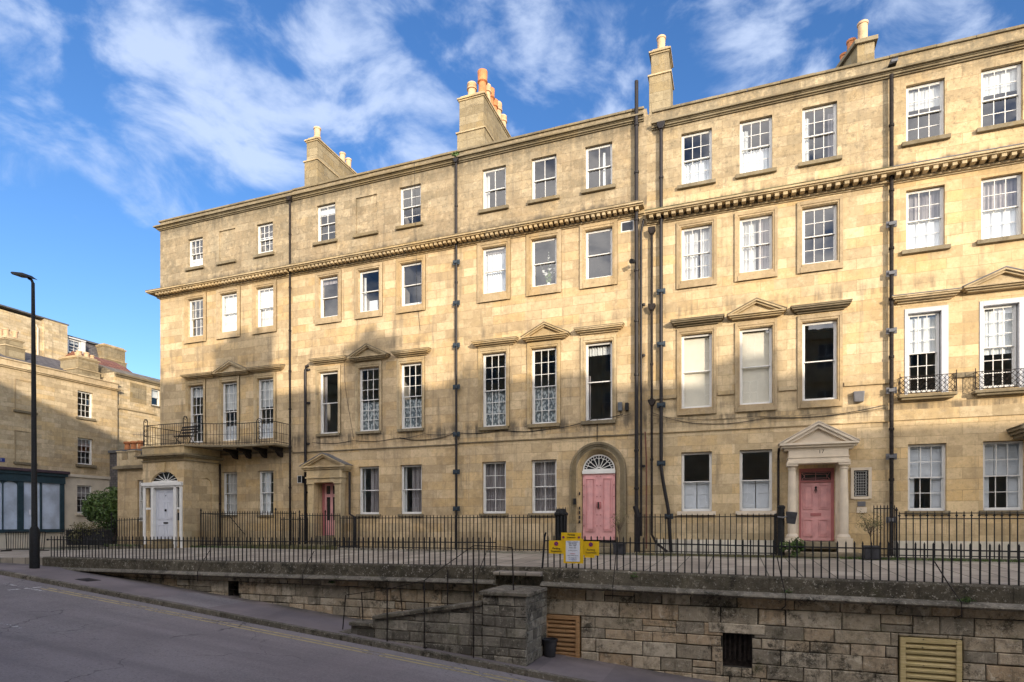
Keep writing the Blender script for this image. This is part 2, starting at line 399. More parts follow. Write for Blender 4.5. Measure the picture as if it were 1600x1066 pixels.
def flags():
    m = Mat('stone_flags'); x, y, z = m.sp.outputs
    bc, bf = m.brick(m.comb(y, x), .95, .62, .014, .43, .3)
    c = m.mix(bc, (.25, .215, .17), (.40, .35, .285))
    c = m.mix(m.math('MULTIPLY', m.ramp(m.noise(1.4, 7, rough=.7), .42, .68), .6), c, (.14, .12, .105))
    c = m.mix(m.math('MULTIPLY', m.ramp(m.noise(18, 5, rough=.7), .5, .7), .5), c, (.36, .31, .28))
    c = m.mix(bf, c, (.05, .05, .035))
    f = m.math('MULTIPLY', m.ramp(y, -2.0, -1.35), m.ramp(m.noise(1.2, 6, rough=.7), .38, .6))
    c = m.mix(m.math('MULTIPLY', f, .8), c, (.07, .085, .03))
    m.set("Base Color", c); m.set("Roughness", .8); m.bump(m.math('ADD', m.math('MULTIPLY', bf, -1.0), m.math('MULTIPLY', m.noise(6, 5), .5)), .6, .012)
    return m.m
M['flags'] = flags()
def blocks(name, pal, mossy=.5):
    m = Mat(name); x, y, z = m.sp.outputs
    t = m.attr("tone")
    c = m.mix(m.ramp(t, .0, .34, False), pal[0], pal[1])
    c = m.mix(m.ramp(t, .34, .67, False), c, pal[2])
    c = m.mix(m.ramp(t, .67, 1.0, False), c, pal[3])
    c = m.mix(m.math('MULTIPLY', m.ramp(m.noise(4.5, 8, rough=.75), .44, .66), .72), c, tuple(k * .42 for k in pal[1]))
    c = m.mix(m.math('MULTIPLY', m.ramp(m.noise(2.0, 8, rough=.75, dist=1), .54, .68), .7), c, tuple(k * 1.35 for k in pal[3]))
    c = m.mix(m.math('MULTIPLY', m.ramp(m.noise(1.6, 9, rough=.85), .52, .62), .85), c, (.030, .028, .022))
    st = m.noise(1.0, 8, vec=m.mapping(m.comb(m.math('ADD', x, y), 0.0, z), scale=(2.6, 1, .5)), rough=.75)
    c = m.mix(m.math('MULTIPLY', m.ramp(st, .50, .66), .6), c, (.05, .046, .035))
    c = m.mix(m.math('MULTIPLY', m.ramp(m.noise(1.9, 8, rough=.7), .55, .72), mossy), c, (.085, .09, .032))
    c = m.mix(m.math('MULTIPLY', m.ramp(m.noise(14, 7, rough=.85), .56, .62), .75), c, (.46, .42, .35))
    m.set("Base Color", c); m.set("Roughness", .95); m.set("Specular IOR Level", .15)
    m.bump(m.math('ADD', m.noise(7, 7, rough=.7), m.math('MULTIPLY', m.noise(40, 4), .4)), .9, .03)
    return m.m
M['rubble'] = blocks('retaining_blocks', [(.24, .21, .165), (.38, .32, .235), (.43, .315, .20), (.52, .455, .355)], .45)
M['rubbledark'] = blocks('stair_wall_blocks', [(.09, .082, .07), (.19, .17, .14), (.22, .20, .165), (.31, .28, .23)], .3)
M['coping'] = blocks('lichen_coping', [(.10, .09, .07), (.18, .16, .125), (.16, .14, .11), (.30, .265, .21)], .25)
M['palemortar'] = plain('pale_mortar', (.17, .155, .13), .95, var=.4, nscale=5, bump=.3)
M['plinthstone'] = blocks('sooty_plinth', [(.06, .053, .041), (.11, .096, .072), (.09, .078, .058), (.16, .14, .105)], .25)
M['mortar'] = plain('dark_mortar', (.035, .031, .025), .95, var=.4, nscale=5, bump=.3)
def wood(name, c0, c1):
    m = Mat(name); x, y, z = m.sp.outputs
    g = m.noise(1, 6, vec=m.mapping(m.geo.outputs["Position"], scale=(4, 4, 55)), rough=.6)
    t = m.attr("tone")
    c = m.mix(m.ramp(g, .35, .65), c0, c1)
    c = m.mix(m.math('MULTIPLY', t, .5), c, tuple(k * .55 for k in c0))
    v = m.N.new("ShaderNodeTexVoronoi"); v.inputs["Scale"].default_value = 5.5
    m.L.new(m.geo.outputs["Position"], v.inputs["Vector"])
    c = m.mix(m.math('SUBTRACT', 1.0, m.ramp(v.outputs["Distance"], .05, .12)), c, tuple(k * .3 for k in c0))
    m.set("Base Color", c); m.set("Roughness", .75); m.bump(g, .2, .004); return m.m
M['wood_old'] = wood('orange_brown_softwood', (.32, .17, .07), (.46, .27, .13))
M['wood_new'] = wood('pale_treated_softwood', (.42, .33, .14), (.58, .46, .24))
def leafmat(name, a, b, c3):
    m = Mat(name); t = m.attr("tone")
    c = m.mix(m.ramp(t, 0, .5, False), a, b); c = m.mix(m.ramp(t, .5, 1, False), c, c3)
    m.set("Base Color", c); m.set("Roughness", .6)
    return m.m
M['leaf'] = leafmat('green_leaves', (.025, .05, .012), (.06, .11, .02), (.12, .18, .04))
M['twig'] = leafmat('dry_leaves', (.09, .10, .03), (.14, .13, .05), (.20, .17, .08))
M['bark'] = plain('bark', (.09, .065, .045), .9, var=.3)

def paint(name, colr, cover=.5):
    m = Mat(name)
    n = m.N; out = n["Material Output"]
    m.set("Base Color", m.mix(m.ramp(m.noise(5, 5), .3, .7), tuple(k * .8 for k in colr), colr)); m.set("Roughness", .8)
    tr = n.new("ShaderNodeBsdfTransparent"); ms = n.new("ShaderNodeMixShader")
    f = m.ramp(m.math('ADD', m.math('MULTIPLY', m.noise(9, 6, rough=.75), .6), m.math('MULTIPLY', m.noise(1.5, 4), .4)), cover - .06, cover + .05)
    m.L.new(f, ms.inputs[0]); m.L.new(tr.outputs[0], ms.inputs[1]); m.L.new(m.b.outputs[0], ms.inputs[2]); m.L.new(ms.outputs[0], out.inputs[0])
    return m.m
M['yellowline'] = paint('worn_yellow_paint', (.46, .37, .17), .45)
M['whiteline'] = paint('worn_white_paint', (.55, .53, .51), .50)
M['signyellow'] = plain('yellow_board', (.72, .46, .015), .4, var=.05)
M['signblue'] = plain('sign_blue', (.03, .05, .22), .4)
M['signred'] = plain('sign_red', (.45, .03, .05), .4)
M['paper'] = plain('laminated_paper', (.68, .70, .78), .3, var=.03)
M['ink'] = plain('black_ink', (.02, .02, .02), .5)
M['plastic'] = plain('grey_plastic_box', (.10, .11, .12), .4)
M['alarm'] = plain('pale_alarm_box', (.13, .13, .14), .35)
M['pot'] = plain('dark_planter', (.03, .03, .035), .6, var=.3)

# ------------------------------------------------------------------ terrace houses
def sheet_wall(mb, x0, x1, zb, zt, holes, y=0.0, thick=.32, ends=True):
    xs = sorted({x0, x1} | {h[0] for h in holes} | {h[1] for h in holes})
    zs = sorted({zb, zt} | {h[2] for h in holes} | {h[3] for h in holes})
    for i in range(len(xs) - 1):
        for j in range(len(zs) - 1):
            cx, cz = (xs[i] + xs[i + 1]) / 2, (zs[j] + zs[j + 1]) / 2
            if any(h[0] < cx < h[1] and h[2] < cz < h[3] for h in holes): continue
            for yy in (y, y + thick):
                mb.add([(xs[i], yy, zs[j]), (xs[i + 1], yy, zs[j]), (xs[i + 1], yy, zs[j + 1]), (xs[i], yy, zs[j + 1])], [(0, 1, 2, 3)])
    for h in holes:
        a, b, c, d = h[:4]; y2 = y + thick
        arch = len(h) > 4
        zt2 = h[4] if arch else d
        mb.add([(a, y, c), (a, y2, c), (a, y2, zt2), (a, y, zt2)], [(0, 1, 2, 3)])
        mb.add([(b, y, c), (b, y2, c), (b, y2, zt2), (b, y, zt2)], [(0, 1, 2, 3)])
        mb.add([(a, y, c), (b, y, c), (b, y2, c), (a, y2, c)], [(0, 1, 2, 3)])
        if not arch:
            mb.add([(a, y, d), (b, y, d), (b, y2, d), (a, y2, d)], [(0, 1, 2, 3)])
        else:
            n = 20; cx = (a + b) / 2; rx = (b - a) / 2; rz = d - zt2
            P = [(cx - rx * math.cos(math.pi * k / n), zt2 + rz * math.sin(math.pi * k / n)) for k in range(n + 1)]
            for k in range(n):
                p, q = P[k], P[k + 1]
                for yy in (y, y2):
                    mb.add([(p[0], yy, p[1]), (q[0], yy, q[1]), (q[0], yy, d), (p[0], yy, d)], [(0, 1, 2, 3)])
                mb.add([(p[0], y, p[1]), (q[0], y, q[1]), (q[0], y2, q[1]), (p[0], y2, p[1])], [(0, 1, 2, 3)])

def pane_grid(mb, x0, x1, z0, z1, y, c, r):
    for i in range(c):
        for j in range(r):
            a = x0 + (x1 - x0) * i / c; b = x0 + (x1 - x0) * (i + 1) / c
            p = z0 + (z1 - z0) * j / r; q = z0 + (z1 - z0) * (j + 1) / r
            t1, t2 = rnd.uniform(-.0008, .0008), rnd.uniform(-.0008, .0008)
            mb.add([(a, y + t1, p), (b, y - t1, p), (b, y - t1 + t2, q), (a, y + t1 + t2, q)], [(0, 1, 2, 3)])

def drape(mb, x0, x1, z0, z1, y, amp=.02, wl=.09):
    n = max(4, int((x1 - x0) / .02)); ph = rnd.uniform(0, 6)
    vs = []
    for k in range(n + 1):
        x = x0 + (x1 - x0) * k / n
        yy = y + amp * math.sin(x / wl * 6.28 + ph) + amp * .5 * math.sin(x / wl * 2.9 + ph * 2)
        vs += [(x, yy, z0), (x, yy * 1.0, z1)]
    mb.add(vs, [(2 * k, 2 * k + 2, 2 * k + 3, 2 * k + 1) for k in range(n)])

def window(house, x0, x1, z0, z1, cols=3, up=2, lo=2, y=.10, cover=(), sill=None, archi=None, frame='white', split=.5, opening=0.0, sillmat='trim_dark', archmat='archi'):
    fm = M[frame]
    mb = MB(); e = .028
    for a in ((x0 - .02, x0 + e, z0, z1), (x1 - e, x1 + .02, z0, z1)): mb.box(a[0], a[1], y, y + .10, a[2], a[3])
    mb.box(x0 + e, x1 - e, y + .002, y + .10, z1 - e, z1); mb.box(x0 + e, x1 - e, y - .03, y + .10, z0 - .02, z0 + .035)
    w = mb.build('window', fm, house)
    X0, X1 = x0 + e, x1 - e; Z0, Z1 = z0 + .035, z1 - e
    zm = Z0 + (Z1 - Z0) * split
    def sash(name, a, b, yy, c, r, dz=0):
        m = MB(); s = .028; g = .009
        m.box(X0, X0 + s, yy, yy + .035, a, b); m.box(X1 - s, X1, yy, yy + .035, a, b)
        m.box(X0 + s, X1 - s, yy, yy + .035, a, a + s); m.box(X0 + s, X1 - s, yy, yy + .035, b - s, b)
        for i in range(1, c):
            x = X0 + s + (X1 - X0 - 2 * s) * i / c; m.box(x - g, x + g, yy + .004, yy + .03, a + s, b - s)
        for j in range(1, r):
            z = a + s + (b - a - 2 * s) * j / r; m.box(X0 + s, X1 - s, yy + .006, yy + .028, z - g, z + g)
        m.build(name, fm, w)
        p = MB(); pane_grid(p, X0 + s * .5, X1 - s * .5, a + s * .5, b - s * .5, yy + .017, c, r); p.build('pane', M['glass'], w)
    sash('upper_sash', zm - .017, Z1, y + .012, cols, up)
    sash('lower_sash', Z0 + opening, zm + .017 + opening, y + .055, cols, lo)
    for cv in cover:
        kind, mat, f0, f1 = cv[:4]; a, b = cv[4:6] if len(cv) > 4 else (0, 1)
        m = MB(); xa, xb = x0 + .02 + (x1 - x0 - .04) * a, x0 + .02 + (x1 - x0 - .04) * b; za, zb = z0 + (z1 - z0) * f0, z0 + (z1 - z0) * f1
        if kind == 'drape': drape(m, xa, xb, za, zb, y + .17); m.build('curtain', M[mat], w, smooth=True)
        elif kind == 'net': drape(m, xa, xb, za, zb, y + .125, .006, .12); m.build('net_curtain', M[mat], w, smooth=True)
        elif kind == 'blind': m.box(xa, xb, y + .13, y + .135, za, zb); m.box(xa, xb, y + .12, y + .15, za - .02, za); m.build('blind', M[mat], w)
        elif kind == 'shutter':
            m.box(xa, xb, y + .14, y + .165, za, zb)
            pw = xb - xa
            for q0, q1 in ((.04, .48), (.52, .96)):
                m.box(xa + pw * .14, xb - pw * .14, y + .13, y + .14, za + (zb - za) * q0 + .03, za + (zb - za) * q1 - .03)
            m.build('shutter', M[mat], w, bevel=.004)
    if sill:
        ww, pr, hh = sill
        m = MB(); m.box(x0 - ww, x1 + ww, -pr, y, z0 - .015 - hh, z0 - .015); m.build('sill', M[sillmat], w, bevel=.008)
    if archi:
        s_, t_, b_, pr = archi
        m = MB(); a, b, c, d = x0 - .035, x1 + .035, z0 - .03, z1 + .03
        for k, (g, p) in enumerate(((0, pr * .6), (.35, pr))):
            sa, ta, ba = s_ * (1 - g), t_ * (1 - g), b_ * (1 - g)
            ia, ib, ic, id_ = a - s_ * g, b + s_ * g, c - b_ * g, d + t_ * g
            m.box(a - s_, ia, -p, .03, c - b_, d + t_); m.box(ib, b + s_, -p, .03, c - b_, d + t_)
            m.box(ia, ib, -p, .03, id_, d + t_)
            if b_ > 0: m.box(ia, ib, -p - .02, .03, c - b_, ic)
            if g == 0: pass
        m.build('architrave', M[archmat], w, bevel=.004)
    return w

def blank_window(house, x0, x1, z0, z1):
    m = MB(); m.box(x0 - .02, x1 + .02, .05, .30, z0, z1); b = m.build('blank_window', house_mat[house.name], house)
    m = MB(); m.box(x0 - .1, x1 + .1, -.10, .05, z0 - .11, z0 - .001); m.build('sill', M['trim_dark'], b, bevel=.008)

def flat_hood(house, cx, hw, zt=6.27, mat='trim', pr=.28, lead=False):
    m = MB()
    m.box(cx - hw, cx + hw, -pr, .02, zt - .035, zt); m.box(cx - hw + .03, cx + hw - .03, -pr + .035, .02, zt - .08, zt - .035)
    m.box(cx - hw + .08, cx + hw - .08, -pr + .11, .02, zt - .12, zt - .08); m.box(cx - hw + .16, cx + hw - .16, -.07, .02, zt - .17, zt - .12)
    h = m.build('window_hood', M[mat], house, bevel=.006)
    m = MB(); m.prism([(-pr - .01, zt + .001), (.02, zt + .001), (.02, zt + .07), (-pr - .01, zt + .02)], 'x', cx - hw - .01, cx + hw + .01)
    m.build('weathering', M['lead' if lead else 'trim_dark'], h)
def pediment(house, cx, hw, zb=6.20, zt=6.65, mat='trim', pr=.28, name='pediment', t=.10, topmat='trim_dark', y0=0.0, base=.07):
    m = MB(); y1 = y0 + .03; f = y0 - pr
    m.box(cx - hw, cx + hw, f, y1, zb, zb + base * .5); m.box(cx - hw + .05, cx + hw - .05, f + .06, y1, zb - base * .6, zb)
    m.box(cx - hw + .12, cx + hw - .12, f + .13, y1, zb - base * 1.2, zb - base * .6)
    z2 = zb + base * .5
    m.prism([(cx - hw + .1, z2 + .001), (cx + hw - .1, z2 + .001), (cx, zt - t * .8)], 'y', f + .14, y1)
    for g, (tt, off) in enumerate(((t * .45, 0), (t, .05))):
        sl = (zt - z2) / hw; k = tt * math.sqrt(1 + sl * sl)
        k0 = 0 if g == 0 else t * .45 * math.sqrt(1 + sl * sl)
        for sg in (-1, 1):
            m.prism([(cx + sg * hw, z2 - k0 * 0 + .002), (cx, zt - k0), (cx, zt - k), (cx + sg * (hw - (k) / sl), z2 + .002)] if g == 0 else
                    [(cx + sg * (hw - k0 / sl), z2 + .002), (cx, zt - k0), (cx, zt - k), (cx + sg * (hw - k / sl), z2 + .002)], 'y', f + off, y1)
    h = m.build(name, M[mat], house, bevel=.004)
    m = MB()
    for sg in (-1, 1):
        m.prism([(cx + sg * (hw + .02), z2 + .004), (cx, zt + .004), (cx, zt + .03), (cx + sg * (hw + .03), z2 + .022)], 'y', f - .01, y1)
    m.build('capping', M[topmat], h)
    return h

def cornice(house, x0, x1, zt, pitch, bw, bh, pr=.40, mat='trim', left_return=False, topmat='trim_dark', round_=False):
    m = MB(); xa = x0 - (pr if left_return else 0)
    lay = [(zt - .06, zt, pr), (zt - .10, zt - .06, pr - .05), (zt - .10 - bh, zt - .10, .05), (zt - .15 - bh, zt - .10 - bh, .10), (zt - .19 - bh, zt - .15 - bh, .04)]
    for a, b, p in lay: m.box(x0 - (p if left_return else 0), x1, -p, .02, a, b)
    h = m.build('cornice', M[mat], house, bevel=.006)
    x = x0 + pitch * .5; first = None
    while x + bw < x1:
        if first is None:
            d = MB(); d.box(x, x + bw, -pr + .09, -.04, zt - .10 - bh, zt - .101); first = o = d.build('dentil', M[mat], h, bevel=.006); xf = x
        else:
            o = first.copy(); col.objects.link(o); o.parent = h
            o.location = (x - xf, rnd.uniform(-.006, .006), rnd.uniform(0, .012))
        x += pitch
    m = MB(); m.prism([(-pr - .012, zt + .001), (.02, zt + .001), (.02, zt + .09), (-pr - .012, zt + .022)], 'x', xa - .01, x1); m.build('flashing', M[topmat], h)
    if left_return:
        m = MB()
        for a, b, p in lay: m.box(x0 - p, x0 - .001, .02, 8.9, a, b)
        m.build('return', M[mat], h)

def parapet_mould(house, x0, x1, zl, zt, left=False, el=0.0, er=0.0):
    m = MB(); z = zl
    for h, p in ((.04, .05), (.05, .10), (.03, .13), (.05, .20), (.025, .17)):
        m.box(x0 - (p if left else 0) - el, x1 + er, -p, .02, z, z + h); z += h
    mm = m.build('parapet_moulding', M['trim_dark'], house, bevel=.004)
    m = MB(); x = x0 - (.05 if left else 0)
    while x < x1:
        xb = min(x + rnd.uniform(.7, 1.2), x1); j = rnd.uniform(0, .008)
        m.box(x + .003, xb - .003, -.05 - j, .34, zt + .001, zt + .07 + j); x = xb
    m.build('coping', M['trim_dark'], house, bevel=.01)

def interior(house, x0, x1, floors, parts):
    m = MB()
    for z in floors: m.box(x0 + .03, x1 - .03, .34, 4.5, z - .12, z)
    m.box(x0 + .03, x1 - .03, 4.5, 4.6, floors[0], floors[-1])
    for p in parts: m.box(p - .05, p + .05, .34, 4.5, floors[0], floors[-1])
    m.box(x0 + .03, x0 + .06, .34, 4.5, floors[0], floors[-1]); m.box(x1 - .06, x1 - .03, .34, 4.5, floors[0], floors[-1])
    m.build('interior', M['room'], house)

def chimney(house, x0, x1, y0, y1, zb, zmid, zt, pots, capmat='trim', shoulder=.06):
    m = MB(); s = shoulder
    m.box(x0 - s, x1 + s, y0 - s, y1, zb, zmid)
    m.box(x0, x1, y0, y1, zmid, zt - .14)
    st = m.build('chimney', M['chimney'], house, bevel=.015)
    m = MB(); m.box(x0 - s - .04, x1 + s + .04, y0 - s - .04, y1 + .04, zmid - .02, zmid + .035); m.build('chimney_band', M[capmat], st, bevel=.01)
    m = MB()
    m.box(x0 - .03, x1 + .03, y0 - .03, y1 + .03, zt - .139, zt - .09); m.box(x0 - .07, x1 + .07, y0 - .07, y1 + .07, zt - .09, zt - .03)
    m.box(x0 + .03, x1 - .03, y0 + .03, y1 - .03, zt - .03, zt + .07)
    m.build('chimney_cap', M[capmat], st, bevel=.012)
    for px, py, r, h, kind in pots:
        m = MB(); z = zt + .05
        if kind == 'plain': prof = [(r * 1.12, z), (r * 1.1, z + .06), (r * .9, z + .07), (r * .98, z + h - .07), (r * 1.15, z + h - .06), (r * 1.15, z + h), (r * .95, z + h), (r * .85, z + .1)]
        elif kind == 'band': prof = [(r * 1.1, z), (r, z + .05), (r * .95, z + h * .55), (r * 1.25, z + h * .57), (r * 1.25, z + h * .63), (r, z + h * .66), (r * 1.22, z + h * .76), (r, z + h * .8), (r * 1.22, z + h * .9), (r * 1.1, z + h), (r * .8, z + h), (r * .7, z + .1)]
        else: prof = [(r * 1.15, z), (r * .92, z + .04), (r * .85, z + h * .5), (r * 1.2, z + h * .55), (r * 1.05, z + h * .62), (r * 1.15, z + h), (r * .85, z + h), (r * .7, z + .1)]
        m.lathe(prof, px, py, 14)
        m.build('chimney_pot', M['terracotta' if kind == 'crown' else 'buffpot'], st, smooth=True)

def drainpipe(house, path, r=.045, mat='pipe', plates=(), hopper=None, collars=(), platemat='plate', name='drainpipe'):
    m = MB(); m.tube(path, r, 10)
    x, y = path[0][0], path[0][1]
    for z in collars: m.lathe([(r * 1.05, z - .03), (r * 1.35, z - .02), (r * 1.35, z + .04), (r * 1.05, z + .05)], x, y, 10)
    p = m.build(name, M[mat], house, smooth=True)
    for z in plates:
        q = MB(); px = x
        for i in range(len(path) - 1):
            if min(path[i][2], path[i + 1][2]) <= z <= max(path[i][2], path[i + 1][2]):
                t = (z - path[i][2]) / ((path[i + 1][2] - path[i][2]) or 1); px = path[i][0] + t * (path[i + 1][0] - path[i][0])
        q.box(px - .13, px + .13, y - .015, y + .03, z - .085, z + .085); q.box(px - r * 1.5, px + r * 1.5, y - r - .02, y - .015, z - .045, z + .045)
        for sx in (-.1, .1): q.lathe([(.014, z - .014), (.018, z), (.014, z + .014)], px + sx, y - .02, 8)
        q.build('bracket', M[platemat], p, bevel=.004)
    if hopper:
        z, w = hopper
        q = MB(); q.prism([(x - w, z + .22), (x + w, z + .22), (x + w, z + .12), (x + r, z), (x - r, z), (x - w, z + .12)], 'y', y - w * .8, y + .07)
        q.build('hopper', M[mat], p, bevel=.01)
    return p

def panels(mb, rects, y, d=.012):
    d *= 1.6
    for a, b, c, e in rects:
        w = .022
        mb.box(a, b, y - d, y, c, c + w); mb.box(a, b, y - d, y, e - w, e); mb.box(a, a + w, y - d, y, c + w, e - w); mb.box(b - w, b, y - d, y, c + w, e - w)
        mb.box(a + .055, b - .055, y - d * .7, y, c + .055, e - .055)

def disc(mb, x, y, z, r, d=.012, n=10):
    mb.prism([(x + r * math.cos(6.2832 * k / n), z + r * math.sin(6.2832 * k / n)) for k in range(n)], 'y', y - d, y)

def text(body, size, x, y, z, mat, parent, name='lettering', rotz=0, thick=.002, align='CENTER', sx=1.0):
    cu = bpy.data.curves.new('lettering', 'FONT'); cu.body = body; cu.size = size; cu.align_x = align; cu.align_y = 'CENTER'; cu.extrude = thick; cu.resolution_u = 2
    t = bpy.data.objects.new('tmp', cu); col.objects.link(t)
    bpy.context.view_layer.update()
    me = bpy.data.meshes.new_from_object(t.evaluated_get(bpy.context.evaluated_depsgraph_get()))
    bpy.data.objects.remove(t)
    off = Vector((0, 0, 0)); p = parent
    while p is not None: off += Vector(p.location); p = p.parent
    mt = Matrix.Translation(Vector((x, y, z)) - off) @ Matrix.Rotation(rotz, 4, 'Z') @ Matrix.Rotation(R(90), 4, 'X') @ Matrix.Diagonal((sx, 1, 1, 1))
    me.transform(mt); me.materials.clear(); me.materials.append(mat)
    o = bpy.data.objects.new(name, me); col.objects.link(o); o.parent = parent
    return o

house_mat = {}
def new_house(key, label, x0, x1):
    h = thing('terraced_house', label, 'house', (round((x0 + x1) / 2, 2), 0, -.9), 'houses of the stone terrace')
    house_mat[h.name] = M['wall_' + key]; return h

def finish(h, x0, x1, zt, holes, depth=9.0, zb=-3.2, floors=None, parts=()):
    m = MB(); sheet_wall(m, x0, x1, zb, zt, holes)
    m.add([(x0 + .004, 0, zb), (x0 + .004, depth, zb), (x0 + .004, depth, zt), (x0 + .004, 0, zt)], [(0, 1, 2, 3)])
    m.add([(x1 - .004, 0, zb), (x1 - .004, depth, zb), (x1 - .004, depth, zt), (x1 - .004, 0, zt)], [(0, 1, 2, 3)])
    m.add([(x0, depth, zb), (x1, depth, zb), (x1, depth, zt), (x0, depth, zt)], [(0, 1, 2, 3)])
    m.build('wall', house_mat[h.name], h)
    m = MB(); m.box(x0 + .02, x1 - .02, .33, depth - .02, zt - .25, zt - .15); m.build('roof', M['lead'], h)
    interior(h, x0, x1, floors, parts)

def H(x0, x1, z0, z1, g=.022): return (x0 - g, x1 + g, z0 - .015, z1 + .015)

# ================= house A: white panelled door, balcony
hA = new_house('a', 'leftmost house of the terrace, with a balcony over its white front door', -23.6, -16.47)
XA = [(-21.97, -21.15), (-20.17, -19.32), (-18.28, -17.45)]
holes = []
for i, (a, b) in enumerate(XA):
    if i == 1:
        holes.append((-20.26, -19.40, 10.88, 12.20)); blank_window(hA, -20.24, -19.42, 10.88, 12.20)
    else:
        z1 = 12.12; holes.append(H(a + .01, b - .03, 10.9, z1))
        window(hA, a + .01, b - .03, 10.9, z1, 3, 2, 2, sill=(.12, .10, .11), cover=[('net', 'brightcurtain', .02, .36)] if i == 0 else (), opening=.10 if i == 2 else 0)
    holes.append(H(a, b, 7.97, 9.54))
    window(hA, a, b, 7.97, 9.54, 3, 2, 2, archi=(.17, .18, .26, .05), cover=() if i == 0 else [('blind', 'brightcurtain', .03, .97), ('drape', 'curtain', .02, .98)] if i == 1 else [('blind', 'brightcurtain', .5, .97), ('drape', 'curtain', .02, .98, .0, .8)])
    holes.append(H(a + .05, b, 3.45, 5.85))
    window(hA, a + .05, b, 3.45, 5.85, 3, 3, 3, archi=(.13, .20, 0, .05), archmat='trim', cover=[('blind', 'curtain', .82 if i == 0 else .55, .97)] + ([] if i == 0 else [('shutter', 'shutter', .0, .26, .0, .5), ('shutter', 'shutter', .0, .26, .5, 1)]))
    if i: 
        holes.append(H(a + .1, b, .37, 2.12))
        window(hA, a + .1, b, .37, 2.12, 3, 2, 2, sill=(.06, .05, .09), cover=[('drape', 'curtain', .03, .97)] if i == 1 else [('drape', 'curtain', .03, .97, 0, .28), ('net', 'brightcurtain', .03, .97, .25, .62)])
flat_hood(hA, -21.25, .86); pediment(hA, -19.45, .90, 6.19, 6.64); flat_hood(hA, -17.70, .86)
cornice(hA, -23.6, -16.47, 10.06, .176, .10, .10, left_return=True)
parapet_mould(hA, -23.6, -16.47, 12.76, 13.13, left=True)
finish(hA, -23.6, -16.47, 13.13, holes, floors=[-.9, 2.95, 6.9, 10.15, 12.7], parts=[-20.8, -18.8])
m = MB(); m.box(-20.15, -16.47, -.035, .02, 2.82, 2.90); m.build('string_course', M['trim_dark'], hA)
# portico and wing
m = MB(); X0, X1, YF = -22.42, -20.20, -1.76
sheet_wall(m, X0, X1, -1.2, 2.52, [(-22.11, -20.42, -.90, 2.06, 1.28)], y=YF, thick=.30)
m.box(X0, X0 + .3, YF + .3, -.002, -1.2, 2.52); m.box(X1 - .2, X1, YF + .003, YF + .3, -1.2, 2.519); m.box(X0, X0 + .2, YF + .003, YF + .3, -1.2, 2.519)
# right cheek with a shallow arched niche
for a, b, c, d in ((-1.46, -1.02, -1.2, 2.52), (-.42, -.002, -1.2, 2.52), (-1.02, -.42, -1.2, -.3)): m.box(X1 - .3, X1, a, b, c, d)
n = 12
P = [(-.72 - .30 * math.cos(math.pi * k / n), 1.55 + .30 * math.sin(math.pi * k / n)) for k in range(n + 1)]
for k in range(n): m.prism([P[k], P[k + 1], (P[k + 1][0], 2.52), (P[k][0], 2.52)], 'x', X1 - .3, X1)
m.box(X1 - .3, X1 - .07, -1.02, -.42, -.3, 2.0)
m.box(X0, X1, YF, 0, 2.5201, 2.60)
pt = m.build('portico', M['wall_a'], hA)
m = MB()
for p, a, b in ((.05, 2.46, 2.50), (.15, 2.60, 2.66), (.22, 2.66, 2.71), (.10, 2.71, 2.76)): m.box(X0 - p, X1 + p, YF - p, -.001, a + .001, b)
m.build('portico_cornice', M['trim_dark'], pt, bevel=.01)
m = MB(); m.box(X0 - .02, X1 + .02, YF - .02, -.003, 2.761, 3.04); m.box(X0 - .06, X1 + .06, YF - .06, -.004, 3.041, 3.09)
m.build('blocking_course', M['trim'], pt, bevel=.01)
m = MB(); m.prism([(-21.36, 2.42), (-21.16, 2.42), (-21.20, 2.03), (-21.32, 2.03)], 'y', YF - .05, YF + .1); m.build('keystone', M['trim'], pt)
# door case
Y = YF + .04
m = MB()
m.box(-22.40, -20.26, YF - .10, YF + .10, 1.49, 1.63); m.box(-22.36, -20.30, YF - .06, YF + .1, 1.42, 1.489)
for a, b in ((-22.36, -22.24), (-21.93, -21.80), (-20.72, -20.58), (-20.40, -20.28)): m.box(a, b, YF - .05, YF + .14, -.98, 1.42)
for a, b in ((-22.24, -21.93), (-20.58, -20.40)): m.box(a, b, YF - .02, YF + .12, .55, .63)
m.box(-21.80, -20.72, Y + .0, Y + .1, 1.36, 1.42)
dc = m.build('door_case', M['white'], hA, bevel=.006)
m = MB(); m.box(-22.23, -21.94, YF + .06, YF + .08, .63, 1.42); m.box(-20.57, -20.41, YF + .06, YF + .08, .63, 1.42); m.build('sidelight', M['darkglass'], dc)
m = MB(); m.box(-22.235, -21.935, YF + .02, YF + .12, -.98, .549); m.box(-20.575, -20.405, YF + .02, YF + .12, -.98, .549); m.build('side_panel', M['wall_a'], dc)
m = MB(); m.box(-21.80, -20.72, Y + .05, Y + .10, -.62, 1.36)
panels(m, [(-21.70, -21.31, .98, 1.26), (-21.21, -20.82, .98, 1.26), (-21.70, -21.31, .16, .86), (-21.21, -20.82, .16, .86), (-21.70, -21.31, -.52, -.06), (-21.21, -20.82, -.52, -.06)], Y + .05)
dr = m.build('door', M['palegrey'], hA)
m = MB(); disc(m, -21.26, Y + .045, .52, .05, .03); m.box(-21.38, -21.14, Y + .03, Y + .049, -.01, .05); disc(m, -21.26, Y + .04, 1.10, .02, .01); m.build('knocker', M['iron'], dr)
m = MB(); m.box(-20.53, -20.45, YF - .02, YF + .02, .12, .42); m.build('entry_phone', M['iron'], dc)
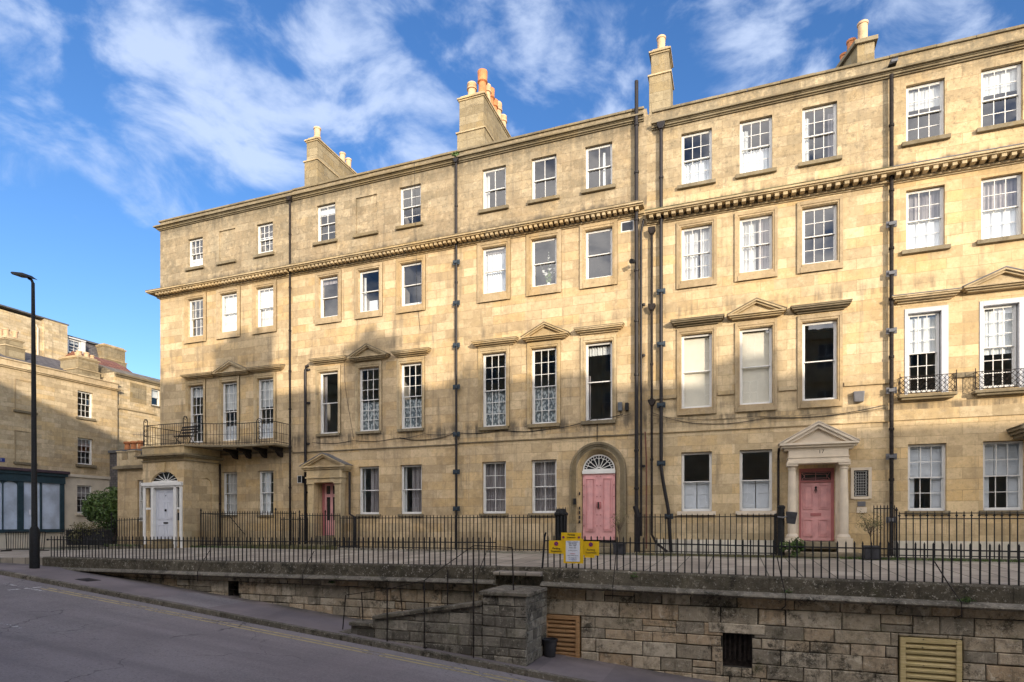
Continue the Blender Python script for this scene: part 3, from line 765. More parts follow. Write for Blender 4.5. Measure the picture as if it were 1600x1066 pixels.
# fanlight
def fanlight(house, cx, zb, rx, rz, y, rays, mat='white', loops=False):
    m = MB(); n = 24
    for (r0, r1) in ((.93, 1.0), (.0, .0)):
        if r1 == 0: continue
        for k in range(n):
            a, b = math.pi * k / n, math.pi * (k + 1) / n
            m.prism([(cx - rx * r0 * math.cos(a), zb + rz * r0 * math.sin(a)), (cx - rx * r0 * math.cos(b), zb + rz * r0 * math.sin(b)), (cx - rx * r1 * math.cos(b), zb + rz * r1 * math.sin(b)), (cx - rx * r1 * math.cos(a), zb + rz * r1 * math.sin(a))], 'y', y - .03, y + .03)
    m.box(cx - rx, cx + rx, y - .031, y + .03, zb - .03, zb + .03)
    hub = .16
    for k in range(1, rays):
        a = math.pi * k / rays
        p = (cx - rx * hub * math.cos(a), y, zb + rz * hub * math.sin(a)); q = (cx - rx * .95 * math.cos(a), y, zb + rz * .95 * math.sin(a))
        m.tube([p, q], .013, 5)
    m.tube([(cx - rx * hub * math.cos(math.pi * k / 10), y, zb + rz * hub * math.sin(math.pi * k / 10)) for k in range(11)], .02, 5)
    if loops:
        R0 = .70
        for k in range(rays):
            a, b = math.pi * k / rays, math.pi * (k + 1) / rays; mid = (a + b) / 2
            pts = []
            for q in range(7):
                t = a + (b - a) * q / 6; rr = R0 + .09 * math.sin(math.pi * q / 6)
                pts.append((cx - rx * rr * math.cos(t), y, zb + rz * rr * math.sin(t)))
            m.tube(pts, .011, 5)
        for k in range(rays):
            a = math.pi * (k + .5) / rays
            m.tube([(cx - rx * .79 * math.cos(a), y, zb + rz * .79 * math.sin(a)), (cx - rx * .95 * math.cos(a), y, zb + rz * .95 * math.sin(a))], .01, 5)
    f = m.build('fanlight', M[mat], house)
    m = MB(); vs = [(cx, y + .012, zb)] + [(cx - rx * .97 * math.cos(math.pi * k / n), y + .012, zb + rz * .97 * math.sin(math.pi * k / n)) for k in range(n + 1)]
    m.add(vs, [(0, k + 1, k + 2) for k in range(n)]); m.build('pane', M['darkglass'], f)
fanlight(hA, -21.26, 1.66, .82, .40, YF + .10, 7)
m = MB(); m.box(-21.85, -20.68, YF - .45, YF + .2, -.98, -.82); m.box(-21.82, -20.72, YF - .12, YF + .09, -.82, -.64); m.build('doorstep', M['trim_dark'], hA, bevel=.015)
# low wing left of the portico with battlements
m = MB(); sheet_wall(m, -25.0, -22.44, -1.3, 2.28, [H(-23.80, -23.0, .10, 1.82)], y=-.90)
m.add([(-25.0, -.9, -1.3), (-25.0, 3, -1.3), (-25.0, 3, 2.28), (-25.0, -.9, 2.28)], [(0, 1, 2, 3)])
m.box(-25.0, -22.44, -.9, 3, 2.281, 2.32)
wg = m.build('side_wing', M['wall_a'], hA)
m = MB(); m.box(-25.15, -22.43, -1.05, 2.9, 2.321, 2.42); m.box(-25.08, -22.43, -.98, 2.9, 2.421, 2.47); m.build('wing_moulding', M['trim_dark'], wg, bevel=.01)
m = MB(); m.box(-25.02, -22.44, -.92, -.66, 2.471, 2.72)
for a, w in ((-25.02, .30), (-24.38, .45), (-23.45, 1.01)): m.box(a, a + w, -.92, -.66, 2.7201, 3.06); m.box(a - .02, a + w + .02, -.95, -.63, 3.061, 3.11)
m.box(-25.02, -24.76, -.66, 2.8, 2.471, 3.0)
m.build('battlements', M['trim'], wg, bevel=.008)
window(hA, -23.80, -23.0, .10, 1.82, 2, 2, 2, y=-.82, cover=[('net', 'curtain', .02, .98)])
# balcony
BZ = 3.09
poly = [(-20.14, -1.82), (-19.35, -1.22), (-18.2, -.92), (-16.62, -.86), (-16.58, -.80), (-16.58, -.001), (-20.14, -.001)]
m = MB(); m.prism(poly, 'z', BZ - .08, BZ + .0)
bal = m.build('balcony', M['trim_dark'], hA, bevel=.01)
for bx in (-19.3, -18.6, -17.8, -17.0):
    m = MB(); m.prism([(-.001, BZ - .081), (-.68, BZ - .081), (-.66, BZ - .16), (-.35, BZ - .22), (-.16, BZ - .42), (-.001, BZ - .46)], 'x', bx - .07, bx + .07); m.build('bracket', M['rustiron'], bal, bevel=.01)
rp = [(-22.38, 0), (-22.38, -1.72), (-20.18, -1.72), (-19.35, -1.14), (-18.2, -.86), (-16.66, -.80), (-16.66, -.03)]
m = MB(); 
for z, r in ((BZ + .84, .016), (BZ + .42, .008), (BZ + .08, .012)): m.tube([(x, y, z) for x, y in rp], r, 6)
for (xa, ya), (xb, yb) in zip(rp[:-1], rp[1:]):
    ln = math.hypot(xb - xa, yb - ya); n = max(1, int(ln / .115))
    for k in range(n):
        t = k / n; x, y = xa + (xb - xa) * t, ya + (yb - ya) * t
        m.tube([(x, y, BZ + .0), (x, y, BZ + .84)], .0075, 5)
m.build('balcony_railing', M['iron'], bal)
for x, y, w in ((-22.30, -1.72, .2), (-20.18, -1.72, .2), (-17.35, -.85, .26), (-19.1, -1.09, .0)):
    if not w: continue
    m = MB(); h = 1.0 if y < -1 else .85
    m.tube([(x - w / 2, y - .01, BZ + .05), (x - w / 2, y - .01, BZ + h)] + [(x - w / 2 * math.cos(math.pi * k / 8), y - .01, BZ + h + w / 2 * math.sin(math.pi * k / 8)) for k in range(1, 8)] + [(x + w / 2, y - .01, BZ + h), (x + w / 2, y - .01, BZ + .05)], .016, 6)
    for zc, s in ((.22, 1), (.42, -1), (.62, 1), (h, 1)):
        m.tube([(x + s * .07 * math.cos(a * .7) * (1 - a / 14), y - .01, BZ + zc + .07 * math.sin(a * .7) * (1 - a / 14)) for a in range(10)], .010, 5)
    m.build('scroll_standard', M['iron'], bal)
drainpipe(hA, [(-20.10, -.10, 2.45), (-20.10, -.10, -.95)], .035, mat='rustiron', collars=(.8,))
drainpipe(hA, [(-16.52, -.10, 12.80), (-16.52, -.10, -.9)], .042, mat='rustiron', hopper=(12.72, .12), collars=(11.4, 9.3, 7.6, 6.0, 4.5, 3.0, 1.4))

# ================= house B: small pedimented porch with a glazed pink door
hB = new_house('b', 'second house from the left, with a small stone porch over a glazed pink door', -16.47, -9.22)
XB = [(-15.19, -14.36), (-13.38, -12.53), (-11.57, -10.73)]
holes = []
for i, (a, b) in enumerate(XB):
    if i == 1: holes.append((-13.53, -12.60, 10.92, 12.33)); blank_window(hB, -13.5, -12.62, 10.92, 12.33)
    else:
        aa, bb = (a - .12, b - .12) if i == 0 else (a - .04, b - .04)
        holes.append(H(aa, bb, 10.93, 12.35)); window(hB, aa, bb, 10.93, 12.35, 2, 2, 2, sill=(.14, .10, .11), cover=[('blind', 'brightcurtain', .82, .97)] if i == 0 else ())
    holes.append(H(a, b, 7.99, 9.53))
    window(hB, a, b, 7.99, 9.53, 1, 1, 1, archi=(.15, .16, .24, .05), cover=[[('blind', 'greycurtain', .88, .97)], [('drape', 'curtain', .03, .9, 0, .16), ('shutter', 'shutter', .02, .3, .35, .8)], [('blind', 'curtain', .02, .1)]][i])
    holes.append(H(a, b, 3.48, 5.85))
    window(hB, a, b, 3.48, 5.85, 1 if i == 0 else 3, 1 if i == 0 else 3, 1 if i == 0 else 3, sill=(.12, .08, .10), archi=(.12, .18, 0, .05), archmat='trim', cover=[('net', 'lace', .02, .47)] if i else [('drape', 'greycurtain', .03, .97, .0, .18)])
    if i: holes.append(H(a, b, .36, 2.13)); window(hB, a, b, .36, 2.13, 1, 1, 1, sill=(.10, .07, .09), cover=[('drape', 'greycurtain', .03, .97, .38, .98), ('drape', 'curtain', .03, .97, .0, .12)])
flat_hood(hB, -14.68, .80, 6.33); pediment(hB, -12.88, .86, 6.20, 6.66); flat_hood(hB, -11.08, .76, 6.27)
cornice(hB, -16.47, -9.22, 10.06, .176, .10, .10)
parapet_mould(hB, -16.47, -9.22, 12.76, 13.15)
holes.append((-15.16, -14.28, -.48, 1.62))
finish(hB, -16.47, -9.22, 13.15, holes, floors=[-.9, 2.95, 6.9, 10.15, 12.7], parts=[-14.0, -12.1])
m = MB(); m.box(-16.46, -9.23, -.03, .02, 2.82, 3.12); m.build('string_course', M['wall_b'], hB, bevel=.005)
m = MB(); m.box(-16.46, -9.23, -.045, .02, 2.79, 2.82); m.build('drip_ledge', M['trim_dark'], hB)
# porch
cx = -14.72
m = MB()
for sx in (-1, 1):
    m.box(cx + sx * .62 - .14, cx + sx * .62 + .14, -.34, .0, -.75, 1.50); m.box(cx + sx * .62 - .17, cx + sx * .62 + .17, -.38, .0, 1.501, 1.56); m.box(cx + sx * .62 - .17, cx + sx * .62 + .17, -.38, 0, -.92, -.751)
m.box(cx - .80, cx + .80, -.36, 0, 1.561, 1.72); m.box(cx - .84, cx + .84, -.40, 0, 1.721, 1.77); m.box(cx - .80, cx + .80, -.36, 0, 1.771, 2.03)
po = m.build('porch', M['trim'], hB, bevel=.008)
pediment(hB, cx, 1.04, 2.13, 2.66, pr=.46, t=.12, topmat='lead', base=.12, name='porch_pediment')
m = MB(); m.box(-15.14, -14.30, .10, .14, 1.52, 1.60); m.box(-15.14, -15.04, .10, .14, -.48, 1.52); m.box(-14.40, -14.30, .10, .14, -.48, 1.52); m.build('door_frame', M['pinkdark'], hB)
m = MB(); x0, x1 = -15.04, -14.40; mid = (x0 + x1) / 2
for a, b in ((x0, x0 + .09), (mid - .06, mid + .06), (x1 - .09, x1)): m.box(a, b, .12, .16, -.46, 1.52)
for a, b in ((1.46, 1.52), (1.02, 1.14), (-.46, .12)): m.box(x0 + .09, mid - .06, .121, .16, a, b); m.box(mid + .06, x1 - .09, .121, .16, a, b)
panels(m, [(x0 + .1, mid - .07, -.36, .04), (mid + .07, x1 - .1, -.36, .04)], .12)
dB = m.build('door', M['pink'], hB)
m = MB(); m.box(x0 + .05, x1 - .05, .135, .145, .1, 1.48); m.build('door_pane', M['darkglass'], dB)
m = MB(); m.box(-15.3, -14.1, -.5, .1, -.78, -.62); m.box(-15.25, -14.2, -.2, .15, -.62, -.48); m.box(-15.3, -14.1, -1.25, -.5, -.95, -.78); m.build('doorstep', M['trim_dark'], hB, bevel=.02)
drainpipe(hB, [(-15.70, -.02, 6.18), (-15.76, -.10, 6.12), (-15.78, -.10, 6.0), (-15.78, -.10, -.9)], .055, mat='pipe', collars=(6.0, 4.7, 3.1, 1.2))
drainpipe(hB, [(-13.72, -.12, 1.95), (-13.72, -.12, .35), (-13.50, -.12, .25), (-13.50, -.12, -.9)], .045, mat='pipe')
m = MB(); m.box(-15.98, -15.80, -.30, -.05, 1.58, 1.84); lb = m.build('lantern_box', M['iron'], hB)
m = MB(); 
for a in (-15.99, -15.80): m.box(a, a + .012, -.31, -.30, 1.57, 1.85)
for z in (1.57, 1.84): m.box(-15.99, -15.79, -.312, -.30, z, z + .012)
m.build('lantern_frame', M['white'], lb)
def cable(house, pts, r=.009, n=8, name='cable', mat='iron'):
    m = MB(); path = []
    for (a, b) in zip(pts[:-1], pts[1:]):
        a, b = Vector(a), Vector(b)
        for k in range(n):
            t = k / n; p = a.lerp(b, t); p.z -= .25 * abs((b - a).x) * .16 * math.sin(math.pi * t); path.append(p)
    path.append(Vector(pts[-1])); m.tube(path, r, 5); return m.build(name, M[mat], house)
cable(hB, [(-15.5, -.045, 3.16), (-13.6, -.045, 3.14), (-11.8, -.045, 3.13), (-10.6, -.045, 3.24), (-9.4, -.045, 3.2)])
cable(hB, [(-11.6, -.05, 3.15), (-10.4, -.06, 3.02), (-9.3, -.05, 3.22)], .012)
cable(hB, [(-10.77, -.43, 12.9), (-10.9, -.05, 9.8), (-10.9, -.03, 8.2), (-10.75, -.03, 7.0)], .006)
cable(hB, [(-14.05, -.03, 6.6), (-13.98, -.03, 5.2), (-13.8, -.03, 4.2), (-13.6, -.03, 3.2)], .007)

# ================= house C: arched studded pink door
hC = new_house('c', 'middle house of the terrace, with a studded pink door in a round-headed arch', -9.22, -2.66)
XC = [(-8.30, -7.46), (-6.49, -5.65), (-4.63, -3.78)]
holes = []
for i, (a, b) in enumerate(XC):
    holes.append(H(a, b, 10.94, 12.34)); window(hC, a, b, 10.94, 12.34, 2, 1, 1, sill=(.14, .10, .11), cover=[[('drape', 'curtain', .03, .95, .0, .16)], [], [('drape', 'curtain', .03, .9, .6, .72)]][i])
    holes.append(H(a, b, 8.02, 9.59))
    window(hC, a, b, 8.02, 9.59, 1, 1, 1, archi=(.16, .20, .29, .05), cover=[[('drape', 'brightcurtain', .03, .97), ('blind', 'greycurtain', .93, .97)], [], []][i])
    holes.append(H(a, b, 3.37, 5.90))
    window(hC, a, b, 3.37, 5.90, 1 if i == 2 else 3, 1 if i == 2 else 3, 1 if i == 2 else 3, sill=(.14, .09, .12), archi=(.13, .18, 0, .05), archmat='trim', cover=[('net', 'lace', .02, .50)] if i < 2 else [('drape', 'curtain', .86, .97), ('drape', 'greycurtain', .02, .6, 0, .1)])
    if i < 2: holes.append(H(a, b, .36, 2.13)); window(hC, a, b, .36, 2.13, 2, 2, 2, sill=(.12, .07, .09), cover=[('drape', 'greycurtain', .03, .97)])
holes.append(H(-3.46, -3.08, 9.37, 9.69)); 
m = MB(); m.box(-3.50, -3.04, .02, .10, 9.34, 9.72); m.build('small_window', M['white'], hC)
m = MB(); m.box(-3.44, -3.10, .012, .02, 9.40, 9.66); m.build('small_pane', M['darkglass'], hC)
flat_hood(hC, -7.80, .82, 6.30); pediment(hC, -5.98, .81, 6.23, 6.67); flat_hood(hC, -4.17, .80, 6.36)
cornice(hC, -9.22, -2.72, 10.06, .176, .10, .10)
parapet_mould(hC, -9.22, -2.74, 12.76, 13.15)
holes.append((-4.93, -3.53, -.62, 2.42, 1.72))
finish(hC, -9.22, -2.66, 13.15, holes, floors=[-.9, 2.95, 6.9, 10.15, 12.7], parts=[-7.0, -5.1])
m = MB(); m.box(-9.21, -2.75, -.03, .02, 2.86, 3.14); m.build('string_course', M['wall_c'], hC, bevel=.005)
m = MB(); m.box(-9.21, -2.75, -.045, .02, 2.83, 2.86); m.build('drip_ledge', M['trim_dark'], hC)
# arch surround
m = MB(); cx, zs = -4.23, 1.72
for r0, r1, pr in ((.72, .80, .02), (.80, .93, .05), (.86, .93, .085)):
    n = 24
    for k in range(n):
        a, b = math.pi * k / n, math.pi * (k + 1) / n
        m.prism([(cx - r0 * math.cos(a), zs + r0 * math.sin(a)), (cx - r0 * math.cos(b), zs + r0 * math.sin(b)), (cx - r1 * math.cos(b), zs + r1 * math.sin(b)), (cx - r1 * math.cos(a), zs + r1 * math.sin(a))], 'y', -pr, .0)
    for s in (-1, 1): m.box(min(cx + s * r0, cx + s * r1), max(cx + s * r0, cx + s * r1), -pr, 0, -.88, zs - .0005)
m.build('arch_surround', M['trim_dark'], hC)
# inner splayed reveal
m = MB()
for k in range(24):
    a, b = math.pi * k / 24, math.pi * (k + 1) / 24
    m.add([(cx - .70 * math.cos(a), .0, zs + .70 * math.sin(a)), (cx - .70 * math.cos(b), .0, zs + .70 * math.sin(b)), (cx - .56 * math.cos(b), .20, zs + .56 * math.sin(b)), (cx - .56 * math.cos(a), .20, zs + .56 * math.sin(a))], [(0, 1, 2, 3)])
for s in (-1, 1): m.add([(cx + s * .70, 0, -.6), (cx + s * .56, .20, -.6), (cx + s * .56, .20, zs), (cx + s * .70, 0, zs)], [(0, 1, 2, 3)])
for k in range(24):
    a, b = math.pi * k / 24, math.pi * (k + 1) / 24
    m.add([(cx - .75 * math.cos(a), .21, zs + .75 * math.sin(a)), (cx - .75 * math.cos(b), .21, zs + .75 * math.sin(b)), (cx - .53 * math.cos(b), .21, zs + .53 * math.sin(b)), (cx - .53 * math.cos(a), .21, zs + .53 * math.sin(a))], [(0, 1, 2, 3)])
m.build('door_reveal', M['trim'], hC)
fanlight(hC, cx, 1.76, .53, .50, .17, 8, loops=True)
m = MB(); m.box(cx - .55, cx + .55, .10, .22, 1.63, 1.74); m.build('transom', M['white'], hC, bevel=.006)
m = MB(); m.box(cx - .535, cx + .535, .15, .20, -.54, 1.628)
panels(m, [(cx - .44, cx - .13, -.26, 1.48), (cx + .13, cx + .44, -.26, 1.48)], .15, .02); panels(m, [(cx - .37, cx - .20, -.19, 1.41), (cx + .20, cx + .37, -.19, 1.41)], .142, .014)
m.box(cx - .006, cx + .006, .146, .15, -.54, 1.62)
dC = m.build('door', M['pink'], hC)
for z in (-.45, -.08, .28, .88, 1.25, 1.55):
    for x in (-.50, -.06, .06, .50):
        m = MB(); disc(m, cx + x, .15, z, .02, .02, 8); m.build('stud', M['pinkdark'], dC)
m = MB(); m.lathe([(.07, .49), (.085, .53), (.085, .67), (.07, .71)], cx - .002, .17, 12); m.build('letter_plate', M['pinkdark'], dC, smooth=True)
m = MB(); m.box(cx - .028, cx + .028, .07, .085, .50, .70); m.build('letter_slot', M['iron'], dC, bevel=.01)
m = MB(); m.box(-5.05, -3.4, -1.15, -.35, -.92, -.74); m.box(-4.95, -3.5, -.35, .2, -.739, -.60); m.build('doorstep', M['trim_dark'], hC, bevel=.02)
m = MB()
for z in (.98, .5, .36, .2, .05): m.box(-4.86, -4.82, -.02, .03, z - .05, z + .05)
m.box(-5.03, -4.93, -.11, -.08, .62, .82); m.build('entry_phone', M['iron'], hC)
m = MB(); m.box(-3.56, -3.42, -.14, -.001, 3.60, 3.88); m.build('junction_box', M['plastic'], hC, bevel=.015)
m = MB(); m.box(-3.33, -3.22, -.14, -.001, 3.60, 3.85); m.build('junction_box', M['iron'], hC, bevel=.02)
cable(hC, [(-9.2, -.045, 3.20), (-7.6, -.045, 3.22), (-6.0, -.045, 3.15), (-4.4, -.05, 3.40), (-3.4, -.05, 3.50)], .013)
cable(hC, [(-3.5, -.05, 3.6), (-3.45, -.06, 3.44), (-3.15, -.06, 3.5)], .007); cable(hC, [(-4.24, -.05, 3.42), (-4.24, -.05, 2.68)], .012, 2)
drainpipe(hC, [(-9.27, -.11, 12.8), (-9.27, -.11, -1.2)], .042, plates=(9.22, 7.78, 6.29, 4.82, 3.15, 1.82, .52), hopper=(12.72, .10), collars=(11.2, 8.5))
drainpipe(hC, [(-2.96, -.14, 14.0), (-2.96, -.14, -.9)], .06, collars=(12.6, 11.1, 9.6, 8.0, 6.4, 4.7, 2.3, 1.1))
drainpipe(hC, [(-2.74, -.10, 9.6), (-2.82, -.10, 9.2), (-2.82, -.10, -.4)], .035, collars=(6.9, 5.3, 1.8))
drainpipe(hC, [(-2.70, -.07, 2.9), (-2.66, -.07, 2.0), (-2.66, -.07, -.8)], .022, mat='redpipe')
m = MB(); m.tube([(-3.02, -.20, 8.28), (-3.1, -.34, 8.24)], [.06, .075], 10); m.build('security_light', M['iron'], hC)
m = MB(); m.tube([(-3.0, -.14, .55), (-2.9, -.15, .2), (-2.95, -.15, -.9)], .085, 10); m.build('soil_stack_base', M['pipe'], hC)
# painted flower stem standing behind the middle window
def flower(x, z):
    v = thing('house_plant', 'white flowering plant in a small vase behind the middle second-floor window', 'plant', (x, .32, z))
    m = MB(); m.lathe([(.05, z), (.075, z + .05), (.05, z + .12), (.06, z + .14)], x, .32, 12); m.build('vase', M['curtain'], v)
    m = MB(); lf = MB(); fl = MB()
    for k in range(9):
        a = rnd.uniform(-1, 1); h = rnd.uniform(.4, 1.1) if k else 1.2; ex = x + a * .28 * (1 if k else 0)
        m.tube([(x, .32, z + .1), (x + (ex - x) * .4, .32, z + h * .6), (ex, .32 + rnd.uniform(-.04, .04), z + h)], .007, 5)
        for q in range(10):
            t = rnd.uniform(.25, 1); px = x + (ex - x) * t; pz = z + h * t; s = rnd.uniform(.03, .06)
            (lf if t < .6 else fl).add([(px, .31, pz), (px + rnd.uniform(-s, s), .28, pz + s), (px + rnd.uniform(-s, s) * 2, .30, pz + s * 1.2)], [(0, 1, 2)], rnd.random())
    m.build('stem', M['leaf'], v, attr=True); lf.build('leaves', M['leaf'], v, attr=True); fl.build('blossom', M['curtain'], v)
flower(-6.0, 8.06)

# ================= house D: number 17
hD = new_house('d', 'fourth house from the left, numbered 17, with a cream columned portico and pink door', -2.66, 4.0)
XD = [(-1.58, -.72), (.12, .98), (1.83, 2.69)]
holes = []
for i, (a, b) in enumerate(XD):
    holes.append(H(a, b, 10.5, 12.09)); window(hD, a, b, 10.5, 12.09, 3, 2, 2, sill=(.14, .10, .11), cover=[[('drape', 'brightcurtain', .02, .5)], [('drape', 'brightcurtain', .02, .5), ('drape', 'curtain', .5, .9, 0, .25)], [('drape', 'curtain', .03, .9, .0, .2), ('drape', 'greycurtain', .03, .9, .8, 1)]][i])
    holes.append(H(a, b, 7.55, 9.17)); window(hD, a, b, 7.55, 9.17, 3, 2, 2, archi=(.13, .16, .24, .05), cover=[[('drape', 'curtain', .03, .97, 0, .55), ('drape', 'curtain', .03, .97, .65, 1)], [('drape', 'curtain', .03, .97, 0, .5), ('drape', 'greycurtain', .03, .97, .6, 1)], []][i])
    holes.append(H(a, b, 3.58, 5.84)); window(hD, a, b, 3.58, 5.84, 1, 1, 1, archi=(.12, .18, .20, .05), cover=[('blind', 'blind', .03, .97)] if i < 2 else [])
    if i < 2:
        holes.append(H(a, b, .39, 2.19)); window(hD, a, b, .39, 2.19, 1, 1, 1, sill=(.14, .09, .12), sillmat='portico', cover=[('shutter', 'shutter', .02, .49, .0, .485), ('shutter', 'shutter', .02, .49, .515, 1)])
flat_hood(hD, -1.12, .78, 6.26, 'trim_dark'); pediment(hD, .56, .80, 6.20, 6.62, 'trim'); flat_hood(hD, 2.27, .78, 6.27, 'trim_dark')
cornice(hD, -2.66, 4.0, 9.72, .225, .12, .10, topmat='coping_moss')
parapet_mould(hD, -2.50, 4.0, 12.40, 12.95, el=.0)
holes += [(1.72, 2.64, -.55, 1.60), (3.12, 3.50, .76, 1.50)]
finish(hD, -2.66, 4.0, 12.95, holes, floors=[-.9, 2.95, 6.9, 9.75, 12.4], parts=[-.3, 1.45])
m = MB(); m.box(-2.63, 4.0, -.03, .02, 2.86, 3.15); m.build('string_course', M['wall_d'], hD, bevel=.005)
m = MB(); m.box(-2.63, 4.0, -.045, .02, 2.835, 2.86); m.box(-2.63, 4.0, -.04, .02, 3.15, 3.165)
for a, b in ((-2.62, -1.75), (-.52, -.06), (1.17, 1.66), (2.88, 4.0)): m.box(a, b, -.05, .02, 3.90, 4.02)
m.build('sill_band', M['trim'], hD, bevel=.006)
m = MB(); m.box(-2.4, 1.05, -.03, .02, -3.0, -.50); m.build('whitewashed_plinth', M['basewhite'], hD)
# portico
cx = 2.17
m = MB(); m.box(cx - .80, cx + .80, -.50, 0, 1.70, 1.78); m.box(cx - .77, cx + .77, -.47, 0, 1.78, 1.86); m.box(cx - .79, cx + .79, -.49, 0, 1.861, 1.885); m.box(cx - .76, cx + .76, -.46, 0, 1.886, 2.16)
for s in (-1, 1): m.box(cx + s * .56 - .08, cx + s * .56 + .08, -.12, 0, -.6, 1.70)
po = m.build('portico', M['portico'], hD, bevel=.006)
text('17', .15, cx + .08, -.462, 2.02, M['ink'], po)
pediment(hD, cx, 1.0, 2.22, 2.85, mat='portico', pr=.60, t=.15, base=.11, topmat='portico', name='portico_pediment')
for s in (-1, 1):
    x = cx + s * .66
    m = MB(); m.lathe([(.115, -.30), (.12, -.2), (.118, .6), (.098, 1.52), (.115, 1.54), (.115, 1.57), (.10, 1.58), (.13, 1.64)], x, -.33, 20)
    c_ = m.build('column', M['portico'], hD, smooth=True)
    m = MB(); m.box(x - .15, x + .15, -.48, -.18, 1.641, 1.699); m.build('capital', M['portico'], c_, bevel=.004)
    m = MB(); m.lathe([(.17, -.421), (.17, -.37), (.13, -.30)], x, -.33, 20); m.box(x - .20, x + .20, -.53, -.13, -.95, -.42); m.build('plinth', M['portico'], c_, bevel=.004)
m = MB(); m.box(1.72, 1.78, .06, .16, -.5, 1.60); m.box(2.56, 2.64, .06, .16, -.5, 1.60); m.box(1.78, 2.56, .06, .16, 1.50, 1.60); m.box(1.78, 2.56, .06, .16, 1.20, 1.25); m.build('door_frame', M['pinkdark'], hD, bevel=.004)
m = MB(); m.box(1.78, 2.56, .13, .135, 1.25, 1.50); t_ = m.build('transom_light', M['darkglass'], hD)
m = MB()
for a, b in (((1.80, 1.27), (2.54, 1.27)), ((1.80, 1.48), (2.54, 1.48)), ((1.88, 1.32), (2.46, 1.32)), ((1.88, 1.43), (2.46, 1.43)), ((1.88, 1.32), (1.88, 1.43)), ((2.46, 1.32), (2.46, 1.43)), ((2.17, 1.25), (2.17, 1.5)), ((1.80, 1.27), (1.88, 1.375)), ((1.80, 1.48), (1.88, 1.375)), ((2.54, 1.27), (2.46, 1.375)), ((2.54, 1.48), (2.46, 1.375))):
    m.tube([(a[0], .125, a[1]), (b[0], .125, b[1])], .007, 5)
m.build('leading', M['pink'], t_)
m = MB(); m.box(1.78, 2.56, .10, .14, -.50, 1.20)
panels(m, [(1.84, 2.10, .42, 1.12), (2.24, 2.50, .42, 1.12), (1.84, 2.10, -.38, .12), (2.24, 2.50, -.38, .12)], .10, .014)
dD = m.build('door', M['pink'], hD)
m = MB(); m.box(2.03, 2.31, .082, .099, .22, .30); m.build('letter_plate', M['pinkdark'], dD, bevel=.003)
m = MB(); disc(m, 2.17, .09, 1.05, .03, .03); m.tube([(2.17, .07, 1.04), (2.145, .06, .95), (2.17, .06, .87), (2.195, .06, .95), (2.17, .07, 1.04)], .012, 6); m.build('knocker', M['iron'], dD)
m = MB(); m.box(1.2, 3.15, -1.2, -.54, -.92, -.80); m.box(1.72, 2.62, -.54, .12, -.72, -.52); m.build('doorstep', M['trim_dark'], hD, bevel=.02)
m = MB(); m.box(2.74, 2.79, -.14, -.12, .50, .60); m.box(2.74, 2.79, -.14, -.12, .30, .44); m.build('doorbell', M['iron'], hD)
# little leaded side window with white surround and plates under it
m = MB()
for a, b, c, d in ((3.05, 3.13, .70, 1.58), (3.49, 3.57, .70, 1.58), (3.13, 3.49, 1.50, 1.58), (3.13, 3.49, .68, .76)): m.box(a, b, -.04, .05, c, d)
sw = m.build('side_window', M['portico'], hD, bevel=.004)
m = MB(); m.box(3.12, 3.50, .02, .025, .75, 1.51); m.build('pane', M['darkglass'], sw)
m = MB()
zg = [(3.16 + .02 * (k % 2), .79 + .68 * k / 12) for k in range(13)]
m.tube([(x, .012, z) for x, z in zg], .006, 5); m.tube([(6.62 - x, .012, z) for x, z in zg], .006, 5)
for z in (.79, 1.47): m.tube([(3.16, .012, z), (3.46, .012, z)], .006, 5)
for k in range(5): m.tube([(3.2 + .055 * k, .012, .82), (3.2 + .055 * k, .012, 1.44)], .003, 4)
for k in range(8): m.tube([(3.19, .012, .86 + .075 * k), (3.43, .012, .86 + .075 * k)], .003, 4)
m.build('leading', M['white'], sw)
m = MB(); m.box(3.22, 3.42, -.03, -.001, .48, .62); m.build('slate_plaque', M['alarm'], hD)
m = MB(); m.box(3.20, 3.45, -.03, -.001, .30, .46); m.build('name_plaque', M['portico'], hD)
m = MB(); m.prism([(3.10, 3.72), (3.38, 3.72), (3.36, 3.42), (3.12, 3.42)], 'y', -.16, -.001); m.build('alarm_box', M['alarm'], hD, bevel=.02)
cable(hD, [(-2.5, -.05, 3.50), (-1.2, -.05, 3.08), (.8, -.05, 3.12), (3.9, -.05, 3.30)], .008)
cable(hD, [(-2.6, -.05, 3.43), (.5, -.05, 3.20), (3.9, -.05, 3.22)], .006)
drainpipe(hD, [(-2.49, -.10, 9.1), (-2.49, -.10, -.35), (-2.35, -.12, -.62), (-2.0, -.18, -.88)], .038, hopper=(9.08, .11), collars=(5.0, 3.9, 2.0), mat='rustiron')
for z in (6.75, 3.75):
    m = MB(); m.prism([(-2.60, z + .14), (-2.38, z + .14), (-2.38, z + .06), (-2.45, z - .06), (-2.53, z - .06), (-2.60, z + .06)], 'y', -.19, -.02)
    m.build('pipe_junction', M['rustiron'], hD, bevel=.01)
drainpipe(hD, [(-2.20, -.12, 12.5), (-2.20, -.12, 1.75), (-2.14, -.12, 1.3), (-1.98, -.12, .4), (-1.90, -.12, -.9)], .055, plates=(7.25, 5.60, 3.70, 1.88, .22), hopper=(12.3, .12), collars=(10.8,))
drainpipe(hD, [(1.16, -.45, 2.15), (1.16, -.20, 2.05), (1.16, -.12, 1.9), (1.16, -.12, -.9)], .035, mat='rustiron')

